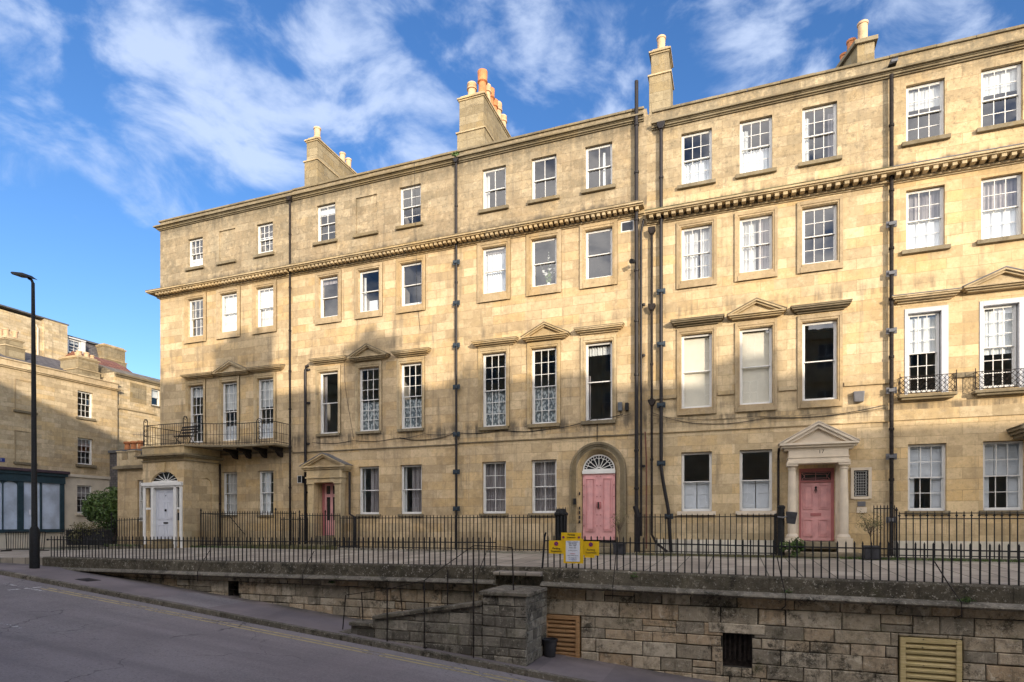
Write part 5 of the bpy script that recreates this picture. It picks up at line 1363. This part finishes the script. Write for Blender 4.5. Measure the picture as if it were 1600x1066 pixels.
bars(rr, run(-3.92, -6.6, 9.2, -6.6, .140), bar_mesh(.735, .0155), fz, lean=.008)
rail_poly(rr, [(-3.98, -6.6), (9.2, -6.6)], fz, .60)
m = MB(); m.tube([(-4.05, -6.6, -1.0), (-4.0, -6.6, -.3), (-3.97, -6.6, -.2)], .022, 6); m.build('end_post', M['iron'], rr)
for x, dx in ((-2.4, .0), (.75, .12), (3.35, .30)):
    m = MB(); m.tube([(x, -6.62, edge_z(x) + .38), (x + dx * .5, -6.80, edge_z(x) + .02), (x + dx, -6.98, edge_z(x) - .30), (x + dx, -6.99, edge_z(x) - .52), (x + dx - .05, -6.80, edge_z(x) - .60)], .011, 5); m.build('brace', M['rustiron'], rr)

hz = lambda x, y: -.93 if x > -20 else deck_z(x, y)
def area_railing(label, pts, h, sp, style='spear', newels=(), base=True, r=.0135, cols=GR):
    t = thing('iron_railing', label, 'railing', (pts[0][0], pts[0][1], -.93), cols)
    P = []
    for a, b in zip(pts[:-1], pts[1:]): P += run(a[0], a[1], b[0], b[1], sp)[(1 if P else 0):]
    bars(t, P, bar_mesh(h, r, style), hz, lean=.004)
    rail_poly(t, pts, hz, h - (.20 if style == 'fleur' else .10)); rail_poly(t, pts, hz, .10)
    if style == 'fleur': rail_poly(t, pts, hz, h - .06, .010)
    if base:
        m = MB()
        for a, b in zip(pts[:-1], pts[1:]):
            if abs(a[1] - b[1]) < .01: m.box(min(a[0], b[0]) - .07, max(a[0], b[0]) + .07, a[1] - .10, a[1] + .10, -1.1, -.88, rnd.random())
            else: m.box(a[0] - .09, a[0] + .09, min(a[1], b[1]) + .101, max(a[1], b[1]) - .0, -1.1, -.885, rnd.random())
        m.build('kerb_stone', M['coping'], t, attr=True, bevel=.015)
    for x, y in newels:
        m = MB(); m.tube([(x, y, -.93), (x, y, -.93 + h + .02)], .022, 8); m.lathe([(.02, -.93 + h), (.038, -.9 + h), (.02, -.86 + h), (.004, -.82 + h)], x, y, 8); m.build('newel', M['iron'], t)
    return t
area_railing('short iron railing before the low wing left of the white door', [(-24.9, -1.25), (-22.6, -1.25), (-22.6, -1.8)], 1.30, .15, newels=[(-24.9, -1.25)])
ar = area_railing('iron railing round the area between the white door and the glazed pink door', [(-19.95, -1.2), (-16.25, -1.2), (-16.25, -.1)], 1.42, .125, newels=[(-19.95, -1.2), (-16.25, -1.2)])
m = MB(); m.tube([(-19.9, -1.15, .4), (-18.6, -1.1, .30), (-17.8, -1.1, -.45)], .014, 6); m.build('stair_rail', M['iron'], ar)
area_railing('iron side railing left of the glazed pink door steps', [(-16.0, -1.2), (-15.45, -1.2), (-15.45, -.1)], 1.18, .13)
area_railing('iron gate railing across the glazed pink door steps', [(-15.15, -1.2), (-14.0, -1.2), (-14.0, -.1)], 1.32, .12, newels=[(-15.15, -1.2), (-14.0, -1.2)])
area_railing('long iron railing before the four plain ground-floor windows', [(-13.35, -.1), (-13.35, -1.2), (-5.30, -1.2), (-5.30, -.1)], 1.22, .135)
area_railing('iron railing before the two half-shuttered windows of number 17', [(-2.85, -1.2), (1.05, -1.2), (1.05, -.1)], 1.22, .15)
area_railing('short iron railing by the drainpipe right of number 17', [(3.40, -1.2), (3.88, -1.2)], 1.42, .08)
area_railing('iron railing with spear-and-leaf heads before the rightmost house', [(3.98, -1.2), (7.75, -1.2), (7.75, -.1)], 1.25, .155, style='fleur', newels=[(3.92, -1.2)])
# iron bin-like newel drum left of the arched door
nw = thing('cast_iron_pier', 'dark green cast iron railing pier with ribbed cap left of the arched door', 'pier', (-5.15, -1.25, -.93))
m = MB()
for k in range(10):
    a = 6.283 * k / 10; m.tube([(-5.12 + .16 * math.cos(a), -1.25 + .16 * math.sin(a), -.92), (-5.12 + .16 * math.cos(a), -1.25 + .16 * math.sin(a), .26)], .032, 6)
m.lathe([(.13, -.9), (.13, .25)], -5.12, -1.25, 12); m.build('shaft', M['iron'], nw)
m = MB(); m.lathe([(.20, .24), (.22, .28), (.22, .32), (.17, .36), (.16, .42), (.10, .46)], -5.12, -1.25, 16)
for k in range(8):
    a = 6.283 * k / 8; m.tube([(-5.12 + .15 * math.cos(a), -1.25 + .15 * math.sin(a), .36), (-5.12 + .15 * math.cos(a), -1.25 + .15 * math.sin(a), .52)], [.014, .003], 5)
m.build('cap', M['iron'], nw)
# bin post by number 17
bp = thing('litter_bin', 'black bin hooked to a dark post left of the door of number 17', 'bin', (1.2, -1.35, -.93))
m = MB(); m.tube([(1.16, -1.3, -.92), (1.16, -1.3, .42)], .085, 12); m.lathe([(.10, .40), (.11, .46), (.06, .50)], 1.16, -1.3, 12); m.build('post', M['iron'], bp)
m = MB(); m.prism([(1.28, .33), (1.56, .30), (1.50, -.02), (1.30, .0)], 'y', -1.44, -1.20); m.build('bucket', M['pot'], bp, bevel=.01)
m = MB(); m.tube([(1.06, -1.42, .18), (1.2, -1.44, .16), (1.3, -1.42, .2)], .02, 6); m.build('strap', M['alarm'], bp)

# ------------------------------------------------------------------ parking boards
ps = thing('parking_notice', 'cluster of yellow parking suspension boards round a white notice on the railing', 'sign', (-3.4, -6.66, -1.0))
def board(x0, x1, z0, z1, y, mat='signyellow', nm='board'):
    m = MB(); m.box(x0, x1, y, y + .006, z0, z1); return m.build(nm, M[mat], ps)
bA = board(-3.885, -3.54, -.665, -.375, -6.645); bB = board(-3.12, -2.76, -.69, -.385, -6.645)
bC = board(-3.60, -3.15, -.375, -.20, -6.655); bD = board(-3.545, -3.10, -.87, -.33, -6.665); bE = board(-3.08, -2.86, -.74, -.60, -6.640)
pp = board(-3.49, -3.18, -.83, -.38, -6.674, 'paper', 'notice')
def roundel(x, z, r, y, p):
    m = MB(); disc(m, x, y, z, r, .003, 20); o = m.build('roundel', M['signblue'], p)
    m = MB(); n = 20
    for k in range(n):
        a, b = 6.2832 * k / n, 6.2832 * (k + 1) / n
        m.prism([(x + r * .78 * math.cos(a), z + r * .78 * math.sin(a)), (x + r * .78 * math.cos(b), z + r * .78 * math.sin(b)), (x + r * math.cos(b), z + r * math.sin(b)), (x + r * math.cos(a), z + r * math.sin(a))], 'y', y - .006, y - .003)
    k = r * .62; w = r * .13
    m.prism([(x - k - w, z + k), (x - k + w, z + k + .0), (x + k + w, z - k), (x + k - w, z - k)], 'y', y - .0062, y - .0031)
    m.build('red_ring', M['signred'], p)
roundel(-3.715, -.445, .048, -6.646, bA); roundel(-2.94, -.455, .048, -6.646, bB); roundel(-3.55, -.305, .028, -6.656, bC); roundel(-3.20, -.305, .028, -6.656, bC)
text('Parking', .06, -3.715, -6.648, -.55, M['ink'], bA); text('Suspension', .06, -3.715, -6.648, -.61, M['ink'], bA, sx=.9)
text('Parking', .06, -2.94, -6.648, -.57, M['ink'], bB); text('Suspension', .06, -2.94, -6.648, -.63, M['ink'], bB, sx=.9)
text('Parking', .055, -3.375, -6.658, -.245, M['ink'], bC); text('Suspension', .05, -3.375, -6.658, -.305, M['ink'], bC, sx=.9)
for k, (s, z, mt) in enumerate((('PARKING SUSPENSION', -.405, 'signblue'), ('NO Parking', -.445, 'ink'), ('8am - 6pm', -.48, 'ink'), ('Monday - Friday', -.53, 'ink'), ('no waiting at any time', -.59, 'alarm'), ('WARNING', -.66, 'signred'), ('vehicles will be removed', -.70, 'plastic'), ('Bath & North East', -.75, 'plastic'), ('Somerset Council', -.79, 'signblue'))):
    text(s, .036 if 0 < k < 3 else .024, -3.335, -6.676, z, M[mt], pp)

# ------------------------------------------------------------------ lamp post
lp = thing('street_lamp', 'tall black street lamp with a flat head on the left of the footway', 'street lamp', (-19.72, -7.43, -1.35))
zb = road_z(-19.72) + KZ
m = MB(); x, y = -19.72, -7.43
m.tube([(x, y, zb - .05), (x, y, zb + 1.15), (x - .005, y, zb + 1.25), (x - .04, y, 4.6), (x - .07, y, 7.22)], [.13, .13, .078, .06, .045], 16); m.build('column', M['iron'], lp, smooth=True)
m = MB(); m.tube([(x - .07, y, 7.2), (x - .10, y - .02, 7.30), (x - .2, y - .05, 7.36)], .04, 8)
m.prism([(x - .02, 7.33), (x - .30, 7.50), (x - .78, 7.60), (x - .84, 7.57), (x - .76, 7.51), (x - .25, 7.40)], 'y', y - .17, y + .12); m.build('lamp_head', M['iron'], lp, bevel=.015)
m = MB(); m.box(x - .02, x + .03, y - .135, y - .12, zb + 1.6, zb + 1.75); m.build('number_label', M['paper'], lp)

# ------------------------------------------------------------------ plants and small things
def foliage(centre, rad, n, leaf, seed=1, flat=1.0):
    r = random.Random(seed); m = MB(); lobes = []
    for k in range(9):
        a = r.uniform(0, 6.28); e = r.uniform(-.7, 1.2)
        lobes.append((centre[0] + rad[0] * .55 * math.cos(a) * math.cos(e), centre[1] + rad[1] * .55 * math.sin(a) * math.cos(e), centre[2] + rad[2] * .6 * math.sin(e), r.uniform(.35, .6)))
    for k in range(n):
        lx, ly, lz, ls = r.choice(lobes); d = Vector((r.gauss(0, 1), r.gauss(0, 1), r.gauss(0, 1))).normalized() * (r.random() ** .4)
        p = Vector((lx + d.x * rad[0] * ls, ly + d.y * rad[1] * ls, lz + d.z * rad[2] * ls))
        a = Vector((r.uniform(-1, 1), r.uniform(-1, 1), r.uniform(-.6, 1))).normalized(); b = a.cross(Vector((r.uniform(-1, 1), r.uniform(-1, 1), r.uniform(-1, 1)))).normalized(); s = leaf * r.uniform(.6, 1.4)
        m.add([p - a * s, p + b * s * .45, p + a * s, p - b * s * .45], [(0, 1, 2, 3)], min(1, max(0, .5 + .3 * d.z + r.uniform(-.35, .35))))
    return m
sh = thing('shrub', 'dense green shrub standing between the corner shop and the house wing', 'shrub', (-26.4, -.4, -1.1))
foliage((-26.55, -.2, .20), (1.5, .9, 1.45), 12000, .06, 3).build('leaves', M['leaf'], sh, attr=True)
foliage((-25.7, .1, .75), (.85, .8, .95), 3500, .06, 4).build('leaves', M['leaf'], sh, attr=True)
m = MB()
for k in range(6): a = k; m.tube([(-26.3, -.2, -1.12), (-26.3 + .5 * math.cos(a), -.2 + .4 * math.sin(a), .2), (-26.3 + .8 * math.cos(a), -.2 + .6 * math.sin(a), .9)], [.04, .025, .01], 6)
m.build('trunk', M['bark'], sh)
area_railing('black iron railing under the green shrub', [(-27.9, -1.35), (-25.2, -1.35)], .95, .12, base=False)
hd = thing('planter_box', 'black planter box hung with trailing leaves under the green shrub', 'planter', (-26.6, -1.15, -1.15))
m = MB(); m.box(-27.7, -25.35, -1.28, -.95, -.95, -.28); m.build('box', M['pot'], hd, bevel=.02)
foliage((-26.5, -1.3, -.45), (1.3, .12, .55), 900, .045, 5).build('trailing_leaves', M['twig'], hd, attr=True)
def potted(label, x, y, h, s, bushy, seed):
    t = thing('potted_shrub', label, 'plant', (x, y, -.93)); z = -.92
    m = MB(); m.box(x - s, x + s, y - s, y + s, z, z + s * 1.8); m.box(x - s - .02, x + s + .02, y - s - .02, y + s + .02, z + s * 1.8, z + s * 1.8 + .04)
    for k in range(-2, 3): m.tube([(x + k * s * .3, y - s - .005, z + .03), (x - k * s * .3, y - s - .005, z + s * 1.7)], .008, 4)
    m.build('pot', M['pot'], t, bevel=.01)
    m = MB(); r = random.Random(seed); zt = z + s * 1.8
    m.tube([(x, y, zt), (x - .02, y, zt + h * .5)], .012, 6)
    tips = []
    for k in range(26):
        a = r.uniform(0, 6.28); q = (x + r.uniform(.05, .30) * math.cos(a), y + .2 * math.sin(a), zt + h * r.uniform(.6, 1)); tips.append(q)
        m.tube([(x - .02, y, zt + h * r.uniform(.3, .55)), q], [.006, .002], 4)
    m.build('stem', M['bark'], t)
    m = MB()
    for q in tips:
        for k in range(bushy):
            p = Vector(q) + Vector((r.gauss(0, .06), r.gauss(0, .06), r.gauss(0, .06))); a = Vector((r.uniform(-1, 1), r.uniform(-1, 1), r.uniform(-1, 1))) * .035; b = Vector((r.uniform(-1, 1), r.uniform(-1, 1), r.uniform(-1, 1))) * .018
            m.add([p - a, p + b, p + a], [(0, 1, 2)], r.random())
    m.build('leaves', M['twig'], t, attr=True)
potted('sparse olive bush in a dark patterned pot right of the door of number 17', 3.28, -1.55, .85, .17, 22, 8)
potted('nearly bare bush in a black tub right of the arched pink door', -3.28, -1.35, .95, .16, 8, 9)
def weeds(name, x0, x1, n, h, seed, y=-1.38, label='', cat='plants'):
    r = random.Random(seed); m = MB()
    for k in range(n):
        x = r.uniform(x0, x1); yy = y + r.gauss(0, .07); z = -.94; hh = h * r.uniform(.3, 1)
        d = Vector((r.uniform(-.6, .6), r.uniform(-.6, .3), 1)) * hh; w = Vector((r.uniform(-1, 1), r.uniform(-1, 1), 0)) * .012
        p = Vector((x, yy, z)); m.add([p - w, p + w, p + d], [(0, 1, 2)], r.random())
    o = m.build(name, M['twig' if seed % 2 else 'leaf'], attr=True); tag(o, label, cat, kind='stuff')
weeds('weeds', -2.8, 1.3, 1500, .10, 1, label='low green weeds along the area kerb of number 17', cat='weeds')
weeds('weeds', 2.6, 7.6, 1800, .10, 2, label='low green weeds along the kerb of the rightmost house', cat='weeds')
weeds('weeds', -17.6, -13.4, 1800, .22, 3, label='tufts of grass round the steps of the glazed pink door', cat='weeds')
weeds('weeds', -25, -16.6, 1500, .12, 4, label='thin grass along the foot of the leftmost house', cat='weeds')
gp = thing('leafy_plant', 'leafy plant growing at the foot of the bin left of number 17', 'plant', (1.4, -1.5, -.93))
foliage((1.45, -1.5, -.68), (.34, .2, .28), 500, .05, 11).build('leaves', M['leaf'], gp, attr=True)
hp = MB(); f_ = foliage((-9.27, -.16, 12.98), (.14, .12, .13), 260, .04, 12); hpo = f_.build('hopper_weed', M['leaf'], attr=True); tag(hpo, 'bright green weed sprouting from a rainwater hopper at the roof line', 'plant')
bn = thing('garden_bench', 'black folding bench and table on the balcony above the white door', 'bench', (-21.2, -1.1, 3.09))
m = MB(); z = 3.10
for k in range(4): m.box(-21.35, -20.5, -1.30 + .1 * k, -1.23 + .1 * k, z + .42, z + .44)
m.build('seat', M['rustiron'], bn)
m = MB()
for k in range(3): m.box(-21.35, -20.5, -.86, -.84, z + .58 + .11 * k, z + .65 + .11 * k)
m.build('backrest', M['rustiron'], bn)
for x in (-21.3, -20.55):
    m = MB(); m.tube([(x, -1.28, z), (x, -.85, z + .85)], .014, 5); m.tube([(x, -.80, z), (x, -1.28, z + .43)], .014, 5); m.build('leg', M['rustiron'], bn)
# leaning barrier panel by the shop
bz = deck_z(-29, -3) 
br = thing('barrier_panel', 'rusty barred barrier panel standing on the pavement before the shopfront', 'barrier', (-29.5, -2.6, bz))
def wx(u, v, Y):
    t = (u - 800) / 947; c, s = math.cos(R(20.3)), math.sin(R(20.3)); k = (Y + 19.5) / (s * t + c); return ((c * t - s) * k, Y, (818 - v) / 947 * k)

m = MB()
for (xa, ya), (xb, yb) in (((-29.1, -2.8), (-27.6, -2.25)),):
    zt = bz + .82
    m.tube([(xa + .05, ya, bz + .06), (xa - .02, ya, zt)], .018, 6); m.tube([(xb, yb, bz + .06), (xb + .1, yb, zt)], .018, 6)
    m.tube([(xa - .02, ya, zt), (xb + .1, yb, zt)], .018, 6); m.tube([(xa, ya, bz + .08), (xb, yb, bz + .08)], .018, 6)
    f_ = m.build('frame', M['rustiron'], br)
    m = MB()
    for k in range(1, 16):
        t = k / 16; m.tube([(xa + (xb - xa) * t, ya + (yb - ya) * t, bz + .08), (xa + (xb + .1 - xa) * t, ya + (yb - ya) * t, zt)], .011, 4)
    m.build('infill_bars', M['rustiron'], br)
    for x, y in ((xa, ya), (xb, yb)):
        m = MB(); m.box(x - .03, x + .03, y - .2, y + .2, bz - .02, bz + .05); m.build('foot', M['rustiron'], br)

# ------------------------------------------------------------------ buildings across the side street
def sidehouse(name, label, X):
    h = thing(name, label, 'building', (0, 0, 0)); h['_x'] = X; return h
def place(h):
    X = h['_x']; del h['_x']; h.location = (X, 0, 0); h.rotation_euler = (0, 0, R(90))
# local frame: x runs along the side street (world +Y), y runs into the building
L_ = sidehouse('corner_shop', 'stone corner building with a teal shopfront across the side street, far left', -32.2); house_mat[L_.name] = M['corner']
m = MB(); hl = [H(2.30, 3.06, 5.59, 6.93), H(2.30, 3.06, 3.11, 4.47), H(2.28, 3.04, .55, 1.98)]
sheet_wall(m, -6.5, 4.46, 2.5, 7.5, [h for h in hl if h[2] > 2.5]); m.box(4.43, 4.44, 0, 8, -2, 7.5); m.box(-6.5, -6.49, 0, 8, -2, 7.5)
m.add([(-6.5, 8, -2), (4.46, 8, -2), (4.46, 8, 7.5), (-6.5, 8, 7.5)], [(0, 1, 2, 3)])
m.build('wall', M['corner'], L_)
m = MB(); sheet_wall(m, 1.5, 4.46, -2, 2.495, [hl[2]], y=.01); m.box(-6.5, 1.5, .01, .2, -2, -.35); m.build('ground_floor_render', M['cream'], L_)
m = MB(); m.box(1.62, 4.46, -.06, .02, 2.40, 2.55); m.build('string_course', M['cream'], L_, bevel=.01)
window(L_, 2.30, 3.06, 5.59, 6.93, 3, 2, 2, sill=(.12, .10, .12), sillmat='trim_dark', cover=[])
window(L_, 2.30, 3.06, 3.11, 4.47, 3, 2, 2, sill=(.14, .14, .14), cover=[('blind', 'greycurtain', .72, .97)])
window(L_, 2.28, 3.04, .55, 1.98, 3, 2, 2, sill=(.12, .10, .12), sillmat='cream', cover=[('blind', 'greycurtain', .6, .97)])
for z0, z1 in ((5.43, 6.90), (2.95, 4.45), ):
    m = MB()
    for a, b, c, d in ((-.66, -.61, z0, z1), (.20, .25, z0, z1), (-.61, .20, z1 - .04, z1)): m.box(a, b, -.02, .01, c, d)
    b_ = m.build('blank_window', M['archi'], L_)
    m = MB(); m.box(-.72, .32, -.10, .02, z0 - .12, z0 - .01); m.build('sill', M['trim_dark'], b_, bevel=.01)
m = MB(); m.box(-6.6, 4.60, -.16, .01, 7.40, 7.47); m.box(-6.6, 4.52, -.09, .012, 7.34, 7.40); m.box(-6.5, 4.47, -.02, .3, 7.47, 7.72); m.box(-6.55, 4.55, -.07, .34, 7.72, 7.78); m.build('parapet', M['corner'], L_, bevel=.008)
m = MB(); m.prism([(.35, 7.5), (.35, 7.62), (4.2, 9.35), (8, 7.6), (8, 7.5)], 'x', -6.4, 4.3); rf = m.build('roof', M['slate'], L_)
interior(L_, -6.4, 4.4, [-2, 2.5, 5.1, 7.3], [1.2])
# shopfront
m = MB(); m.box(-6.5, 1.72, -.30, 0, 2.50, 2.64); sf = m.build('shop_fascia', M['maroon'], L_, bevel=.02)
m = MB(); m.box(-6.5, 1.66, -.22, 0, 2.36, 2.499); m.box(-6.5, 1.58, -.14, 0, 2.0, 2.359); m.box(-6.5, 1.56, -.08, 0, -.45, -.28)
for a, b in ((1.36, 1.56), (-.58, -.32), (.42, .50), (-1.82, -1.74), (-3.0, -2.7), (-1.22, -1.18)): m.box(a, b, -.10, 0, -.28, 2.0)
m.build('shop_frame', M['teal'], L_, bevel=.01)
m = MB(); m.box(-6.5, 1.4, -.03, -.001, -.28, 2.0); m.build('shop_glass', M['shopglass'], L_)
# arched heads of the left-hand lights
m = MB()
for a, b in ((-1.18, -.58), (-1.74, -1.22), (-2.7, -1.82)):
    cx_, rx_ = (a + b) / 2, (b - a) / 2
    for k in range(12):
        t0, t1 = math.pi * k / 12, math.pi * (k + 1) / 12
        p, q = (cx_ - rx_ * math.cos(t0), 1.82 + .16 * math.sin(t0)), (cx_ - rx_ * math.cos(t1), 1.82 + .16 * math.sin(t1))
        m.prism([p, q, (q[0], 2.001), (p[0], 2.001)], 'y', -.07, -.031)
m.build('arched_heads', M['teal'], L_)
np_ = MB(); np_.box(-2.1, -1.08, -.02, -.001, 2.88, 3.06); nn_ = np_.build('street_nameplate', M['signblue'], L_)
text('PLACE', .12, -1.38, -.023, 2.97, M['white'], nn_)
chimney(L_, .10, .90, 2.0, 4.2, 7.6, 8.9, 9.35, [(.3, 2.3, .13, .40, 'plain'), (.3, 2.75, .13, .40, 'plain'), (.3, 3.2, .13, .40, 'plain'), (.3, 3.65, .13, .40, 'plain'), (.7, 2.3, .13, .40, 'plain')])
chimney(L_, 2.9, 4.02, .9, 2.3, 7.6, 8.3, 9.0, [(3.1, 1.1, .13, .25, 'plain'), (3.3, 1.5, .13, .25, 'plain'), (3.5, 1.1, .13, .28, 'plain'), (3.8, 1.1, .11, .2, 'plain')])
place(L_)
M_ = sidehouse('stone_house', 'pale stone house with a curved red-tiled roof behind the corner shop', -32.4); house_mat[M_.name] = M['corner2']
m = MB(); sheet_wall(m, 4.48, 22, -2, 8.2, [H(6.72, 7.28, 7.02, 7.98)]); m.box(4.48, 4.49, .01, 8, -2, 8.425)
m.add([(4.5, 8, -2), (22, 8, -2), (22, 8, 8.2), (4.5, 8, 8.2)], [(0, 1, 2, 3)]); m.build('wall', M['corner2'], M_)
m = MB(); m.box(5.35, 6.35, -.02, .01, 6.95, 8.05); m.build('blank_panel', M['chimney'], M_)
window(M_, 6.72, 7.28, 7.02, 7.98, 1, 1, 1, sill=(.08, .06, .08), cover=[('blind', 'curtain', .5, .95)])
m = MB(); m.box(4.4, 22, -.14, .012, 8.3, 8.42); m.box(4.45, 22, -.06, .011, 8.2, 8.3); m.build('eaves', M['trim_dark'], M_, bevel=.01)
m = MB(); m.box(4.5, 6.95, -.07, .01, 6.44, 6.52); m.box(4.4, 4.62, -.12, .02, 6.40, 6.6); m.build('string_course', M['trim'], M_)
m = MB(); m.prism([(.0, 8.43), (1.6, 9.05), (3.4, 9.25), (6, 9.3), (8, 8.4)], 'x', 4.5, 22); m.build('roof', M['stonetile'], M_)
m = MB(); m.prism([(1.8, 9.06), (2.6, 9.55), (3.5, 9.95), (4.5, 9.6), (5, 9.2)], 'x', 4.5, 7.0); m.build('red_roof', M['redtile'], M_)
interior(M_, 4.6, 22, [-2, 2.5, 5.6, 8.1], [9.5])
place(M_)
N_ = sidehouse('mansard_house', 'tall stone house with a slate mansard and dormer, highest of the rear buildings', -38.0); house_mat[N_.name] = M['corner2']
m = MB(); m.box(1.0, 5.51, 0, 6, 7, 11.80); m.box(4.2, 5.52, -.12, 1.5, 7, 11.95); m.box(-8, 1.0, .8, 6, 7, 10.4); m.build('wall', M['corner2'], N_)
m = MB(); m.box(.8, 5.6, -.15, 6.1, 11.96, 12.03); m.build('coping', M['lead'], N_)
m = MB(); m.prism([(.1, 9.4), (.75, 11.55), (2.5, 11.9), (6, 11.9), (6, 9.4)], 'x', 5.53, 9.3); m.build('mansard_roof', M['slate'], N_)
m = MB(); m.box(5.53, 9.5, .55, .95, 11.50, 11.60); m.build('roof_edge', M['lead'], N_)
window(N_, 5.75, 6.45, 10.45, 11.25, 2, 1, 2, y=.15, cover=[('blind', 'curtain', .75, .97)])
m = MB(); m.box(5.62, 5.70, .10, 1.2, 10.35, 11.3); m.box(6.50, 6.75, .10, 1.2, 10.35, 11.3); m.box(5.62, 6.75, .05, 1.2, 11.301, 11.37); m.build('dormer', M['white'], N_)
m = MB(); m.tube([(3.9, -.05, 7), (3.9, -.05, 11.3), (3.8, -.05, 11.5)], .05, 6); m.build('drainpipe', M['portico'], N_)
m = MB(); m.box(4.0, 8.3, -.6, 0, 7, 9.6); m.build('rear_wing', M['corner2'], N_)
chimney(N_, 7.85, 9.3, .0, 1.2, 8.5, 10.6, 11.5, [])
place(N_)
# row of pots with an aerial behind the battlements
lw = thing('low_rear_house', 'low house behind the battlements carrying three small pots and an aerial', 'building', (-31, 6, 0))
m = MB(); m.box(-32.3, -28.6, 4.0, 9, -2, 3.85); m.build('wall', M['slate'], lw)
m = MB(); m.box(-32.4, -28.6, 3.9, 9.05, 3.851, 3.98); m.build('coping', M['lead'], lw)
for px in (-31.10, -30.62, -30.12):
    m = MB(); m.lathe([(.15, 3.98), (.13, 4.30), (.19, 4.34), (.19, 4.42), (.1, 4.46)], px, 4.2, 12); m.build('chimney_pot', M['terracotta'], lw, smooth=True)
m = MB(); m.tube([(-29.9, 4.2, 3.9), (-29.9, 4.2, 5.0)], .015, 5); m.tube([(-30.7, 4.2, 4.8), (-29.7, 4.1, 4.75)], .010, 4)
for k in range(6): m.tube([(-30.6 + .16 * k, 4.2, 4.68), (-30.6 + .16 * k, 4.2, 4.9)], .006, 4)
m.build('aerial', M['plastic'], lw)

# ------------------------------------------------------------------ terrace on the other side of the road, behind the viewer: it casts the shade
OPP = [(-64.0, -26.0, 14.6, 'far'), (-26.0, 1.95, 13.65, 'topmost'), (1.95, 9.0, 12.66, 'second'), (9.0, 17.2, 12.42, 'third'), (17.2, 24.2, 11.85, 'fourth'), (24.2, 33.0, 10.15, 'lowest')]
words = ['long stone block furthest up the hill across the road behind the viewer', 'widest stone house across the road behind the viewer, highest up the hill', 'second stone house down the hill across the road behind the viewer', 'middle stone house across the road behind the viewer', 'fourth stone house down the hill across the road behind the viewer', 'lowest stone house across the road behind the viewer']
for i, (a, b, zt, w_) in enumerate(OPP):
    h = thing('facing_house', words[i], 'house', ((a + b) / 2, -24.0, road_z((a + b) / 2)), 'houses across the road')
    g = road_z((a + b) / 2) - 1.5
    m = MB(); hs = []
    n = max(3, int((b - a) / 2.3)); fl = [zt - 2.6, zt - 5.6, zt - 9.0, zt - 12.4]
    for k in range(n):
        x = a + (b - a) * (k + .5) / n
        for z in fl: hs.append((x - .5, x + .5, z, z + 1.6))
    # sheet_wall builds facing -Y; mirror it to face +Y
    sheet_wall(m, a, b, g, zt, hs, y=0, thick=.3); m.v = [(x, -24.0 - y, z) for x, y, z in m.v]
    m.box(a + .01, b - .01, -34, -24.6, g, zt - .4)
    m.build('wall', M['corner'], h)
    m = MB(); m.box(a, b, -24.0, -23.75, zt - .75, zt - .6); m.box(a, b, -24.0, -23.8, zt - 3.5, zt - 3.35); m.build('cornice', M['trim'], h)
    for (p, q, c, d) in hs:
        m = MB(); m.box(p + .02, q - .02, -24.16, -24.13, c, d); o = m.build('window', M['darkglass'], h)
        m = MB()
        for t in (0, .5, 1): m.box(p + (q - p - .05) * t, p + (q - p - .05) * t + .05, -24.129, -24.09, c, d); m.box(p + .051, q - .051, -24.128, -24.092, c + (d - c - .05) * t, c + (d - c - .05) * t + .05)
        m.build('glazing_bars', M['white'], o)
def ochim(x0, x1, y0, y1, z0, z1, pots):
    t = thing('chimney_stack', 'stone chimney stack with %s on the facing terrace, %s' % (pots[1], pots[2]), 'chimney', ((x0 + x1) / 2, y0, z0))
    m = MB(); m.box(x0, x1, y0, y1, z0, z1); m.box(x0 - .08, x1 + .08, y0 - .08, y1 + .08, z1 - .2, z1 - .1); m.build('stack', M['chimney'], t)
    for px, hh in pots[0]:
        m = MB(); m.lathe([(.17, z1), (.14, z1 + hh), (.1, z1 + hh)], px, (y0 + y1) / 2, 12); m.build('chimney_pot', M['buffpot'], t)
ochim(2.2, 4.45, -25.3, -24.3, 12.0, 15.20, ([(2.9, .35), (3.4, .5), (4.1, .45)], 'three pots', 'uphill'))
ochim(8.75, 10.2, -25.3, -24.3, 12.0, 14.55, ([(9.15, .35), (9.5, .60), (9.9, .15)], 'three uneven pots', 'middle'))
ochim(13.1, 14.5, -25.3, -24.3, 12.0, 12.95, ([(13.4, .35), (14.1, .3)], 'two short pots', 'low'))
ochim(22.1, 23.0, -25.3, -24.3, 11.5, 12.70, ([(22.55, .5)], 'one pot', 'downhill'))
